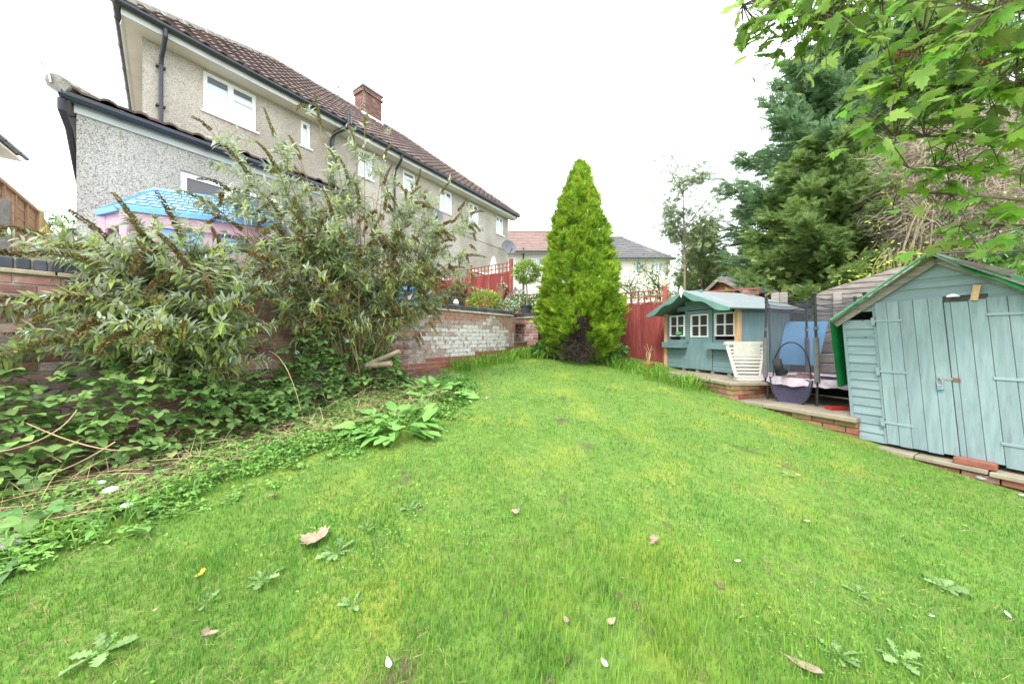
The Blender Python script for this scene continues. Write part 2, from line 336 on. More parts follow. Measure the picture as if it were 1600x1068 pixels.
M['blue_conifer'] = mat('blue_conifer', (.22, .34, .17), (.155, .26, .13), scale=1.2, rough=.75, spec=.12, isl=.4, trans=.3, c3=(.24, .35, .14), s3=.9)
M['green_conifer'] = mat('green_conifer', (.27, .37, .13), (.20, .295, .105), scale=1.5, rough=.75, spec=.12, isl=.4, trans=.3, c3=(.28, .35, .08), p3=(.56, .72), s3=1.4)
M['bush'] = mat('bush', (.14, .28, .05), (.10, .21, .04), scale=2, rough=.65, isl=.4, hue=.02, trans=.3)
M['bush_light'] = mat('bush_light', (.30, .42, .08), (.22, .33, .065), scale=2, rough=.65, isl=.4, hue=.02, trans=.3)
M['ash_leaf'] = mat('ash_leaf', (.26, .34, .15), (.19, .26, .12), scale=2, rough=.6, isl=.4, trans=.3)
M['ivy_yellow'] = mat('ivy_yellow', (.40, .45, .08), (.28, .36, .06), scale=2, rough=.6, isl=.35, trans=.3)
M['petal_white'] = mat('petal_white', (.80, .80, .76), (.74, .74, .70), rough=.7, isl=.1)
M['petal_pink'] = mat('petal_pink', (.72, .16, .22), (.62, .12, .18), rough=.7, isl=.2)
M['petal_red'] = mat('petal_red', (.60, .12, .06), (.5, .1, .05), rough=.7, isl=.3)
M['cloth_white'] = mat('cloth_white', (.80, .79, .76), (.74, .73, .70), scale=6, rough=.9, bump=.006)
M['boot'] = mat('boot', (.03, .03, .032), (.02, .02, .022), rough=.7)
M['rag'] = mat('rag', (.30, .25, .22), (.22, .18, .16), scale=9, rough=.95, bump=.01)
M['grass_tall'] = mat('grass_tall', (.24, .40, .05), (.18, .33, .04), scale=3, rough=.6, spec=.15, isl=.35, trans=.4, c3=(.42, .38, .10), p3=(.6, .7), s3=9)
M['chimney_brick'] = mat('chimney_brick', (.20, .115, .085), (.13, .075, .06), scale=9, rough=.9)
M['room_glass'] = mat('room_glass', (.30, .33, .37), rough=.04, spec=.9, alpha=.3)
M['blind'] = mat('blind', (.74, .79, .84), (.68, .73, .79), scale=2, rough=.8)
# ---------------------------------------------------------------- ground, lawn, bed, patio
def grid_mesh(x0, x1, y0, y1, st, fz, name, m, k='structure'):
    nx, ny = int(round((x1-x0)/st)), int(round((y1-y0)/st)); b = MB()
    vs = [(x0+i*(x1-x0)/nx, y0+j*(y1-y0)/ny) for j in range(ny+1) for i in range(nx+1)]
    b.add([(x, y, fz(x, y)) for x, y in vs], [(j*(nx+1)+i, j*(nx+1)+i+1, (j+1)*(nx+1)+i+1, (j+1)*(nx+1)+i) for j in range(ny) for i in range(nx)])
    return kind(b.build(name, m, smooth=True), k)
grid_mesh(-150, 150, -120, 180, 10, lambda x, y: -1.6 if y < 12 else .75, 'ground', M['ground'])
grid_mesh(-9, 13, -4, 14, .16, G, 'lawn', M['lawn_base'])
WD = Vector((.5868, .81, 0)); WN = Vector((-.81, .5868, 0)); W0 = Vector((-3.75, 2.6, 0)); WRZ = math.atan2(.81, .5868)
def wall_pt(t, off=0, z=0): return W0+WD*t+WN*off+Vector((0, 0, z))
PZ = 1.75                                   # upper terrace level
b = MB(); pa = [wall_pt(-6, .2), wall_pt(6.6, .2), Vector((1.6, 9.6, 0)), Vector((-.5, 11.1, 0)), Vector((-3, 24, 0)), Vector((-30, 30, 0)), Vector((-30, 2, 0))]
b.add([(p.x, p.y, PZ) for p in pa], [tuple(range(7))]); kind(b.build('patio', M['paving']), 'structure')
def ground_at(px, py):
    u = (px-800)/F; z = CAMZ/((py-HOR)/F+.13-.0615*u); return Vector((u*z, z, G(u*z, z)))
BED = [ground_at(*q) for q in ((-260, 1000), (-120, 940), (0, 885), (150, 835), (300, 775), (430, 722), (540, 690), (620, 672), (690, 652), (725, 622), (735, 600))]
def bed_edge(t):            # distance from the wall to the lawn's edge at wall parameter t
    pr = [((p-W0).dot(WD), -(p-W0).dot(WN)) for p in BED]
    pr.sort()
    if t <= pr[0][0]: return pr[0][1]
    for (a, da), (c, dc) in zip(pr, pr[1:]):
        if a <= t <= c: return da+(dc-da)*(t-a)/(c-a+1e-9)
    return max(0, pr[-1][1]*(1-(t-pr[-1][0])/.9))
b = MB(); n = 60; m_ = 14
for i in range(n+1):
    t = -2.5+i*(6.6/n)
    for j in range(m_+1):
        p = wall_pt(t, -bed_edge(t)*j/m_*.96); b.v.append((p.x, p.y, G(p.x, p.y)+.012+.03*mn.noise(p*6)))
for i in range(n):
    for j in range(m_): b.f.append((i*(m_+1)+j, (i+1)*(m_+1)+j, (i+1)*(m_+1)+j+1, i*(m_+1)+j+1)); b.m.append(0)
kind(b.build('flower_bed', M['soil'], smooth=True), 'structure')
# ---------------------------------------------------------------- brick retaining wall
def brick_mesh(name, L=.215, D=.1025, H=.065, m=None, c=.005):
    return MB().chbox(-L/2, L/2, 0, D, 0, H, c).mesh(name, m)
BR = {k: brick_mesh('brick_'+k, m=M[k]) for k in ('brick', 'brick_pale', 'brick_white', 'brick_red', 'brick_moss')}
BH = {k: brick_mesh('half_'+k, L=.1025, m=M[k]) for k in BR}
def lay_bricks(parent, x0, x1, z0, z1, pick, limit=300, score=None, yoff=0, groundz=None, jit=.003):
    """stretcher bond in the parent's x-z plane; the largest in view are objects, the others one joined part"""
    out = []; row = 0; z = z0
    while z < z1-.03:
        x = x0-(.1125 if row % 2 else 0)
        while x < x1-.02:
            a, e = max(x, x0), min(x+.215, x1)
            if e-a > .05:
                cx = (a+e)/2
                if groundz is None or z+.065 > groundz(cx)-.02: out.append((cx, z, e-a, pick(cx, z, row)))
            x += .225
        z += .075; row += 1
    if score: out.sort(key=score)
    rest = MB(); mats = []; 
    for i, (cx, z, L, k) in enumerate(out):
        dy = random.uniform(-jit, jit); rz = random.uniform(-.006, .006); rx = random.uniform(-.01, .01)
        if i < limit: piece('brick', BR[k], parent, (cx, yoff+dy, z), (rx, 0, rz), (L/.215, 1, 1))
        else:
            if M[k] not in mats: mats.append(M[k])
            rest.box(cx-L/2, cx+L/2, yoff+dy, yoff+.1+dy, z, z+.065, mats.index(M[k]))
    if rest.f: kind(rest.build('bricks', mats, parent), 'stuff')
TE = 6.47
rw = thing('retaining_wall', 'long weathered brick retaining wall with white patches and blue brick coping beside the lawn', 'wall', (W0.x, W0.y, 0), WRZ)
def pick_main(x, z, row):
    nse = mn.noise(Vector((x*1.1, z*2.6, 5)))+.45*mn.noise(Vector((x*5, z*7, 1)))
    if z-G(*(wall_pt(x).xy)) < .16 and x > 2.4: return 'brick_red'
    e = min(1, (x-3.6)/.7, (TE-.15-x)/.3+.3)-abs(z-1.36)/.36; e += .55*mn.noise(Vector((x*1.5, z*3.2, 8)))+random.uniform(-.22, .22)
    if x > 3.5 and e > .34: return 'brick_white'
    if x > 3.5 and e > .12: return 'brick_pale'
    if 2.0 < x < 4.2 and nse > -.25: return 'brick_pale'
    if x > 3.8 and nse > 0: return 'brick_pale'
    if x < 2 and nse > .28: return 'brick_pale'
    return 'brick'
ZB = .325; ZT = 1.90
gz = lambda x: G(*(wall_pt(x).xy))
MB().box(-2.5, TE-.006, .009, .21, -.2, ZT-.001).build('mortar_core', M['mortar'], rw)
def wscore(q):
    p = wall_pt(q[0]); vis = abs(p.x/p.y) < 1.62
    return (0 if vis else 1, p.y)
lay_bricks(rw, -2.5, TE, ZB, ZT, pick_main, 300, wscore, 0, gz)
# header faces on the wall's far end
for r in range(14):
    z = ZT-.065-.01-.075*r; piece('brick', BR['brick'], rw, (TE-.02, .115, z), (0, 0, R(-90)), (.95, 1, 1)) if z > 1.0 else None
cs = MB().chbox(-.22, .22, -.035, .25, 0, .033, .004).mesh('creasing_tile', M['creasing'])
x = -2.28
while x < TE: piece('creasing_tile', cs, rw, (x, random.uniform(-.004, .004), ZT), (0, random.uniform(-.006, .006), random.uniform(-.008, .008)), (.99, 1, 1)); x += .445
cb = MB().chbox(-.0325, .0325, -.018, .205, 0, .086, .006).mesh('coping_brick', M['blue_brick'])
x = -2.4
while x < TE: piece('coping_brick', cb, rw, (x, random.uniform(-.004, .004), ZT+.034), (0, random.uniform(-.012, .012), random.uniform(-.02, .02))); x += .0755
MB().box(-2.5, TE-.02, .0, .19, ZT+.034, ZT+.105).build('mortar_bed', M['mortar'], rw)
# second wall beyond the garden steps
FD = Vector((.81, -.5868, 0)); FRZ = math.atan2(-.5868, .81)
sw = thing('step_wall', 'short brick wall with blue coping beyond the garden steps, beside the golden conifer', 'wall', (.06, 8.62, 0), FRZ)
SL = .70
MB().box(.006, SL-.006, .009, 1.9, .6, ZT-.001).build('mortar_core', M['mortar'], sw)
lay_bricks(sw, 0, SL, .70, ZT, lambda x, z, r: 'brick_pale' if mn.noise(Vector((x*4, z*6, 9))) > .15 else 'brick', 60)
for r in range(16):
    z = .70+.075*r
    for k in range(8): piece('brick', BR['brick'], sw, (SL-.001, .11+.225*k+(.11 if r % 2 else 0), z), (0, 0, R(90)))
for k in range(2): piece('creasing_tile', cs, sw, (.17+.36*k, 0, ZT), (0, 0, 0), (.81, 1, 1))
for k in range(10): piece('coping_brick', cb, sw, (.035+k*.0755, 0, ZT+.034), (0, random.uniform(-.01, .01), 0))
# garden steps between the two walls
st = thing('garden_steps', 'mossy stone garden steps between the brick wall end and the shorter wall', 'steps', (.06, 7.86, .98), WRZ)
for i in range(4):
    MB().chbox(-.02, .86, -.2+.26*i, .3+.26*i, .12+.19*i, .165+.19*i, .006).build('tread', M['slab'], st)
    MB().box(0, .84, -.17+.26*i, .3+.26*i, -.1+.19*i if i else -.3, .12+.19*i).build('riser', M['brick_moss'], st)
# ---------------------------------------------------------------- house helpers
def holes_wall(b, x0, x1, z0, z1, holes, y=0, dep=.09, m=0):
    xs = sorted({x0, x1, *[h[0] for h in holes], *[h[1] for h in holes]}); zs = sorted({z0, z1, *[h[2] for h in holes], *[h[3] for h in holes]})
    for a, c in zip(xs, xs[1:]):
        for d, e in zip(zs, zs[1:]):
            cx, cz = (a+c)/2, (d+e)/2
            if any(h[0] < cx < h[1] and h[2] < cz < h[3] for h in holes): continue
            b.add([(a, y, d), (c, y, d), (c, y, e), (a, y, e)], [(0, 1, 2, 3)], m)
    for h in holes:
        a, c, d, e = h
        b.add([(a, y, d), (c, y, d), (c, y, e), (a, y, e), (a, y+dep, d), (c, y+dep, d), (c, y+dep, e), (a, y+dep, e)], [(0, 1, 5, 4), (1, 2, 6, 5), (2, 3, 7, 6), (3, 0, 4, 7)], m)
def window(parent, x0, x1, z0, z1, y, splits=(), toplight=(), sill=True, pane='pane', fw=.055, blind=False):
    """white frame (part) with its panes and sill (sub-parts); splits: mullion positions 0..1; toplight: indexes of lights with a small top pane"""
    f = MB(); yf, yb = y+.03, y+.085
    f.box(x0, x0+fw, yf, yb, z0, z1); f.box(x1-fw, x1, yf, yb, z0, z1); f.box(x0+fw, x1-fw, yf, yb, z0, z0+fw); f.box(x0+fw, x1-fw, yf, yb, z1-fw, z1)
    ed = [x0+fw]+[x0+(x1-x0)*s for s in splits]+[x1-fw]; panes = []
    for i, s in enumerate(splits): f.box(ed[i+1]-fw*.6, ed[i+1]+fw*.6, yf-.004, yb, z0+fw, z1-fw)
    for i, (a, c) in enumerate(zip(ed, ed[1:])):
        a += fw*.6 if i else 0; c -= fw*.6 if i < len(ed)-2 else 0
        if i in toplight:
            zt = z0+(z1-z0)*.66; f.box(a, c, yf-.003, yb, zt-fw*.5, zt+fw*.5)
            panes += [(a, c, z0+fw, zt-fw*.5), (a, c, zt+fw*.5, z1-fw)]
        else: panes.append((a, c, z0+fw, z1-fw))
    fo = f.build('window', M['upvc'], parent)
    for a, c, d, e in panes:
        # sash bead inside the frame
        s_ = .022
        sb = MB(); sb.box(a, a+s_, yf+.006, yb-.01, d, e); sb.box(c-s_, c, yf+.006, yb-.01, d, e); sb.box(a+s_, c-s_, yf+.006, yb-.01, d, d+s_); sb.box(a+s_, c-s_, yf+.006, yb-.01, e-s_, e)
        sb.build('sash', M['upvc'], fo)
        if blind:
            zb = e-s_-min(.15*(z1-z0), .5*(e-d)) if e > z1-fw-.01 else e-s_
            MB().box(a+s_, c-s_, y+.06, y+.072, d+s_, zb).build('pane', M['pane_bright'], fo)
            if zb < e-s_: MB().box(a+s_, c-s_, y+.06, y+.072, zb, e-s_).build('pane', M['pane_shade'], fo)  # dark top strip: shadow inside the room painted into the pane colour
        else: MB().box(a+s_, c-s_, y+.06, y+.072, d+s_, e-s_).build('pane', M[pane], fo)
    if sill: MB().box(x0-.05, x1+.05, y-.04, y+.05, z0-.045, z0-.002).build('sill', M['upvc'], fo)
    return fo
def tile_mesh(name, m, w=.3, L=.36, amp=.032, t=.026):
    b = MB(); n = 8; vs = []
    for j, (y, zo) in enumerate(((0, t), (L, 0))):
        for i in range(n+1):
            u = i/n; h = amp*max(0, math.sin(u*2*math.pi*1.0))**.8 if u < .5 else amp*.15*math.sin((u-.5)*2*math.pi)
            vs.append((u*w*1.02, y, h+zo))
    for i in range(n+1): vs.append((vs[i][0], 0.0, vs[i][2]-t-.004))
    fs = [(i, i+1, n+1+i+1, n+1+i) for i in range(n)]+[(2*(n+1)+i, 2*(n+1)+i+1, i+1, i) for i in range(n)]
    b.add(vs, fs); return b.mesh(name, m, smooth=False)
TILE = tile_mesh('roof_tile', M['tile'])
def tile_slope(parent, x0, x1, ye, ze, yr, zr, inside, gauge=.30, w=.3, limit=300, near=(0, 0), base=None):
    run = math.hypot(yr-ye, zr-ze); ang = math.atan2(zr-ze, yr-ye); rows = int(run/gauge)+1; cand = []
    for j in range(rows):
        for i in range(int((x1-x0)/w)+1):
            s = j*gauge; x = x0+i*w; y = ye+s*math.cos(ang); z = ze+s*math.sin(ang)
            if inside(x+w/2, min(1, (s+gauge*.4)/run)): cand.append((x, y, z))
    cand.sort(key=lambda q: (q[0]-near[0])**2+(q[1]-near[1])**2)
    for (x, y, z) in cand[:limit]:
        piece('roof_tile', TILE, parent, (x, y, z+random.uniform(0, .006)), (ang-.035, random.uniform(-.01, .01), random.uniform(-.008, .008)))
    if cand[limit:]:
        c = np.array(cand[limit:]); ca, sa = math.cos(ang-.035), math.sin(ang-.035)
        RM = np.array([[1, 0, 0], [0, ca, -sa], [0, sa, ca]]); c[:, 2] += RNG.uniform(0, .006, len(c))
        kind(scatter('roof_tiles', [v.co[:] for v in TILE.vertices], [tuple(p.vertices) for p in TILE.polygons], np.tile(RM, (len(c), 1, 1)), c, M['tile'], parent), 'stuff')
def bar(b, p, q, w, h, m=0):      # rectangular bar between points, w across, h up
    p, q = Vector(p), Vector(q); t = (q-p).normalized(); s = t.cross(Vector((0, 0, 1)))
    if s.length < 1e-3: s = Vector((1, 0, 0))
    s.normalize(); u = s.cross(t); s *= w/2; u *= h/2
    b.hexa([p-s-u, q-s-u, q+s-u, p+s-u, p-s+u, q-s+u, q+s+u, p+s+u], m)
def gutter(parent, pts, r=.058, name='gutter', brackets=True):
    b = MB()
    for p, q in zip(pts, pts[1:]):
        p, q = Vector(p), Vector(q); t = (q-p).normalized(); s = t.cross(Vector((0, 0, 1))).normalized()
        prof = [(-r, .03), (-r, -.015), (-r*.6, -.05), (0, -.062), (r*.6, -.05), (r, -.015), (r, .03), (r-.012, .03), (r-.012, -.01), (0, -.048), (-r+.012, -.01), (-r+.012, .03)]
        vs = []
        for c in (p, q):
            for a, z in prof: vs.append(c+s*a+Vector((0, 0, z)))
        n = len(prof); b.add(vs, [(i, (i+1) % n, n+(i+1) % n, n+i) for i in range(n)]+[tuple(range(n)), tuple(range(n, 2*n))])
        L = (q-p).length; k = .5
        while brackets and k < L:
            c = p+t*k; e = t*.02; vs = []
            for g in (-1, 1):
                for a, z in ((-r-.006, .034), (-r-.006, -.02), (-r*.6, -.058), (0, -.07), (r*.6, -.058), (r+.006, -.02), (r+.006, .034)): vs.append(c+e*g+s*a+Vector((0, 0, z)))
            b.add(vs, [(i, i+1, 8+i, 7+i) for i in range(6)]+[tuple(range(7)), tuple(range(7, 14))]); k += .9
    return b.build(name, M['gutter'], parent)
# ---------------------------------------------------------------- the terrace house on the left
HRZ = math.atan2(.825, .565)
hs = thing('terrace_house', 'long pebble-dashed two-storey house with brown tiled roof and brick chimney', 'house', (-7.40, 6.83, PZ), HRZ)
HL = 12.75; EZ = 5.72; RZ = 9.26; SK = .178
WIN = [(.93, 1.93, 4.74, 5.64, (.5,), (1,)), (2.95, 3.2, 4.9, 5.6, (), ()), (4.62, 5.12, 4.75, 5.62, (), (0,)), (6.3, 6.85, 4.95, 5.62, (), (0,)),
       (8.05, 8.75, 4.72, 5.62, (.5,), ()), (9.75, 10.45, 4.72, 5.62, (.5,), ()), (11.75, 12.35, 4.75, 5.62, (.5,), (0,))]
GW = [(3.2, 4.3, .9, 2.1), (6.0, 7.2, .9, 2.1), (8.0, 8.9, 0.05, 2.1), (10.2, 11.4, .9, 2.1)]
b = MB(); holes_wall(b, 0, HL, -.3, EZ, [w[:4] for w in WIN]+GW)
b.add([(0, 0, -.3), (SK*7, 7, -.3), (SK*7, 7, EZ), (0, 0, EZ)], [(0, 1, 2, 3)])
b.add([(HL, 0, -.3), (HL, 7, -.3), (HL, 7, EZ), (HL, 0, EZ)], [(0, 1, 2, 3)]); b.add([(SK*7, 7, -.3), (HL, 7, -.3), (HL, 7, EZ), (SK*7, 7, EZ)], [(0, 1, 2, 3)])
b.build('wall', M['pebble_tan'], hs)
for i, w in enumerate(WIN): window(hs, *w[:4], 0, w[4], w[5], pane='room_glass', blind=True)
for w in GW: window(hs, *w, 0, (.5,), (1,))
MB().box(5.2, HL+.012, -.022, 0, 4.06, 4.12).build('string_course', M['pebble_tan'], hs)
OV = .40
b = MB(); b.box(-.30, HL+.3, -OV+.05, -.001, EZ-.03, EZ); b.hexa([(-.30, -OV+.05, EZ-.0301), (0, -OV+.05, EZ-.0301), (0+SK*7, 7, EZ-.0301), (-.3+SK*7, 7, EZ-.0301), (-.30, -OV+.05, EZ), (0, -OV+.05, EZ), (SK*7, 7, EZ), (-.3+SK*7, 7, EZ)]) if False else None
b.hexa([(-.30, -.002, EZ-.03), (-.001, -.002, EZ-.03), (SK*7-.001, 7, EZ-.03), (-.3+SK*7, 7, EZ-.03), (-.30, -.002, EZ), (-.001, -.002, EZ), (SK*7-.001, 7, EZ), (-.3+SK*7, 7, EZ)])
b.build('soffit', M['soffit'], hs)
b = MB(); b.box(-.30, HL+.3, -OV+.02, -OV+.05, EZ-.04, EZ+.17); b.hexa([(-.33, -OV+.02, EZ-.04), (-.301, -OV+.02, EZ-.04), (-.3+SK*7.3, 7, EZ-.04), (-.33+SK*7.3, 7, EZ-.04), (-.33, -OV+.02, EZ+.17), (-.301, -OV+.02, EZ+.17), (-.3+SK*7.3, 7, EZ+.17), (-.33+SK*7.3, 7, EZ+.17)])
b.build('fascia', M['fascia'], hs)
gutter(hs, [(-.42, -OV-.045, EZ+.13), (HL+.36, -OV-.045, EZ+.13)])
gutter(hs, [(-.40, -OV-.045, EZ+.13), (-.40+SK*7.4, 7, EZ+.13)])
YE, ZE, YR = -OV-.05, EZ+.17, 3.5
b = MB(); hx0, hx1 = 3.55, HL-3.5
b.add([(-.38, YE, ZE-.03), (HL+.36, YE, ZE-.03), (hx1, YR, RZ-.03), (hx0, YR, RZ-.03), (-.38+SK*7.8, 7.4, ZE-.03), (HL+.36, 7.4, ZE-.03)], [(0, 1, 2, 3), (0, 3, 4), (1, 5, 2), (4, 3, 2, 5)])
b.build('roof', M['tile'], hs)
tile_slope(hs, -.42, HL+.36, YE-.03, ZE+.0, YR, RZ, lambda x, s: -.38+(hx0+.38)*s-.1 < x < HL+.36-(HL+.36-hx1)*s+.1, near=(0, -1))
def ridge_run(parent, p, q, n, r=.11, name='ridge_tile'):
    p, q = Vector(p), Vector(q); t = (q-p)/n
    for i in range(n):
        a, c = p+t*i, p+t*(i+1.04); MB().tube([a, c], [r*1.04, r], 8).build(name, M['ridge'], parent)
ridge_run(hs, (-.44, YE, ZE), (hx0, YR, RZ-.02), 14); ridge_run(hs, (hx0, YR, RZ), (hx1, YR, RZ), 14, .09); ridge_run(hs, (HL+.4, YE, ZE), (hx1, YR, RZ-.02), 12)
def downpipe(parent, x, y, z0, z1, r=.037):
    b = MB(); b.tube([(x, -OV-.04, z1+.08), (x, -OV-.04, z1-.06), (x, -OV+.1, z1-.2), (x, -.12, z1-.34), (x, -.07, z1-.46)], r*1.05, 10); b.tube([(x, -.07, z1-.44), (x, -.07, z0)], r, 10)
    for zz in (z1-.5, z1-1.3, z1-2.4): b.box(x-.07, x+.07, -.10, 0, zz-.015, zz+.015)
    return b.build('downpipe', M['gutter'], parent)
downpipe(hs, .25, 0, .0, EZ); downpipe(hs, 5.9, 0, 0, EZ)
b = MB(); b.tube([(3.75, -.09, 0), (3.75, -.09, EZ-.35), (3.78, -.2, EZ-.15), (3.95, -.52, EZ-.02), (4.0, -.56, EZ+.1), (4.0, -.56, EZ+.36)], .058, 10); b.tube([(4.0, -.56, EZ+.33), (4.0, -.56, EZ+.39)], .066, 10)
b.build('soil_pipe', M['gutter'], hs)
# chimney
ch = MB().box(6.78, 7.62, YR-.31, YR+.31, RZ-.7, RZ+.90).build('chimney', M['mortar'], hs)
cm = MB(); mats = [M['chimney_brick'], M['brick']]; 
for r in range(20):
    z = RZ-.65+.075*r; pr = .05 if r > 17 else 0
    for k in range(4):
        xx = 6.77-pr+(.0 if r % 2 else .11)+k*.225; L = min(.215, 7.63+pr-xx); cm.box(max(6.77-pr, xx), xx+L, YR-.325-pr, YR-.3, z, z+.065, random.randint(0, 1))
    for k in range(3):
        yy = YR-.30-pr+(.11 if r % 2 else 0)+k*.225; L = min(.215, YR+.3+pr-yy)
        if L > .04: cm.box(6.755-pr, 6.79, yy, yy+L, z, z+.065, random.randint(0, 1)); cm.box(7.61, 7.645+pr, yy, yy+L, z, z+.065, random.randint(0, 1))
kind(cm.build('chimney_bricks', mats, ch), 'stuff')
MB().box(6.70, 7.70, YR-.39, YR+.39, RZ+.90, RZ+.98).build('chimney_cap', M['concrete'], ch)
for k in range(2): MB().lathe([(.11, 0), (.10, .12), (.085, .22), (.09, .24)], 12, (6.98+.4*k, YR, RZ+.98)).build('chimney_pot', M['terracotta'], ch)
MB().box(6.70, 7.70, YR-.36, YR-.31, RZ-.32, RZ-.18).build('flashing', M['upvc'], ch)
# single-storey extension
ex = thing('house_extension', 'single-storey pebble-dashed extension with a low tiled roof at the near end of the house', 'extension', (-7.40, 6.83, PZ), HRZ)
EXL, EXR, EXY, XZ = -1.0, 2.5, -2.87, 2.66
EW = [(-.02, 1.4, .85, 2.22, (.42,), (1,))]
b = MB(); holes_wall(b, EXL, EXR, -.3, XZ, [w[:4] for w in EW], EXY)
for p, q in (((EXL, EXY), (EXL+.6, 1.2)), ((EXR, EXY), (EXR, -.001))): b.add([(p[0], p[1], -.3), (q[0], q[1], -.3), (q[0], q[1], XZ), (p[0], p[1], XZ)], [(0, 1, 2, 3)])
b.build('wall', M['pebble_grey'], ex)
for w in EW: window(ex, *w[:4], EXY, w[4], w[5], pane='pane_dark')
MB().box(EXL-.02, EXR+.05, EXY-.03, EXY-.001, XZ-.12, XZ+.02).build('fascia', M['fascia'], ex)
gutter(ex, [(EXL-.13, EXY-.10, XZ+.03), (EXR+.1, EXY-.10, XZ+.03)]); gutter(ex, [(EXL-.09, EXY-.10, XZ+.03), (EXL+.34, -.05, XZ+.03)])
b = MB(); b.add([(EXL-.1, EXY-.12, XZ+.07), (EXR+.1, EXY-.12, XZ+.07), (EXR+.1, -.001, XZ+.95), (EXL+1.6, -.001, XZ+.95), (EXL+.4, -.001, XZ+.07)], [(0, 1, 2, 3), (0, 3, 4)]); b.build('roof', M['tile'], ex)
tile_slope(ex, EXL-.12, EXR+.1, EXY-.15, XZ+.09, -.02, XZ+.97, lambda x, s: x > EXL-.1+1.7*s-.15, near=(-1, -3))
ridge_run(ex, (EXL-.16, EXY-.15, XZ+.12), (EXL+1.6, -.03, XZ+.98), 8, .10)
b = MB(); b.tube([(EXL-.12, EXY-.10, XZ-.03), (EXL-.12, EXY-.08, XZ-.15), (EXL-.05, EXY+.12, XZ-.30), (EXL+.05, EXY+.55, XZ-.75), (EXL+.09, EXY+.7, XZ-.9), (EXL+.09, EXY+.7, 0)], .036, 10); b.build('downpipe', M['gutter'], ex)
b = MB(); b.tube([(EXL-.2, EXY-.14, XZ+.1), (EXL-.22, EXY-.14, XZ+.27), (EXL-.27, EXY-.14, XZ+.30), (EXL-.28, EXY-.14, XZ+.34)], .012, 6); b.build('bracket', M['steel'], ex)
# dishes on the house
def dish(label, loc, rz, r=.33, grp='satellite dishes on the long house', m='dish'):
    d = thing('satellite_dish', label, 'satellite dish', loc, rz, grp)
    b = MB(); n = 20; vs = []; fs = []; prof = [(0, 0), (.4, .012), (.75, .045), (1, .085), (1.03, .083), (1, .07), (.7, .03), (.35, .0), (0, -.014)]
    b.lathe([(max(.001, p[0])*r, p[1]*r/.33) for p in prof], n)
    for i, v in enumerate(b.v): b.v[i] = (v[0], -v[2], v[1]*1.08)
    b.build('reflector', M[m], d, smooth=True, rot=(R(-22), 0, 0))
    MB().tube([(0, .02, 0), (0, .16, -.05), (0, .22, -.28)], .02, 6).build('mast', M['steel'], d)
    MB().tube([(0, -.02, -r), (0, -r*1.25, -r*.55)], .012, 6).tube([(0, -r*1.25, -r*.6), (0, -r*1.38, -r*.45)], .03, 8).build('feed_arm', M['gutter'], d)
    return d
def hpt(x, y, z): return Vector((-7.40+.565*x-.825*y, 6.83+.825*x+.565*y, PZ+z))
dish('grey satellite dish low on the far end of the house wall', hpt(12.15, -.45, 4.05), R(20), .36)
dish('grey satellite dish half hidden behind the butterfly bush, midway along the house', hpt(7.5, -.3, 4.25), R(25), .3)
dish('small pale satellite dish beside the chimney on the roof', hpt(5.9, 3.5, RZ+.35), R(25), .28, m='upvc')
# awning cassette and parasol by the far end of the house
aw = thing('awning', 'rolled patio awning in a white cassette fixed to the far house wall', 'awning', hpt(9.6, -.2, 2.55), HRZ)
MB().tube([(0, -.05, 0), (2.4, -.05, -.02)], .055, 10).build('cassette', M['upvc'], aw); MB().box(-.1, -.001, -.14, .04, -.1, .1).build('end_cap', M['black_metal'], aw)
MB().tube([(.1, -.1, -.06), (1.1, -.35, -.12), (2.3, -.15, -.06)], .025, 6).build('arm', M['black_metal'], aw)
ps = thing('parasol', 'closed white parasol standing behind the red trellis fence', 'parasol', (at(771, 400, 13.2).x, 13.2, PZ))
b = MB(); n = 12; vs = []; prof = [(.24, 1.15), (.26, 1.4), (.22, 1.9), (.16, 2.3), (.10, 2.62), (.05, 2.78)]
for r, z in prof:
    for k in range(n*2): a = math.pi*k/n; rr = r*(1 if k % 2 else .72); vs.append((rr*math.cos(a), rr*math.sin(a), z))
b.add(vs, [(i*2*n+k, i*2*n+(k+1) % (2*n), (i+1)*2*n+(k+1) % (2*n), (i+1)*2*n+k) for i in range(len(prof)-1) for k in range(2*n)]+[tuple(5*2*n+k for k in range(2*n))]); b.build('canopy', M['cloth_white'], ps)
MB().tube([(0, 0, 0), (0, 0, 2.85)], .022, 8).build('pole', M['steel'], ps); MB().lathe([(.25, 0), (.25, .05), (.06, .1), (.04, .3)], 16).build('base', M['concrete'], ps)
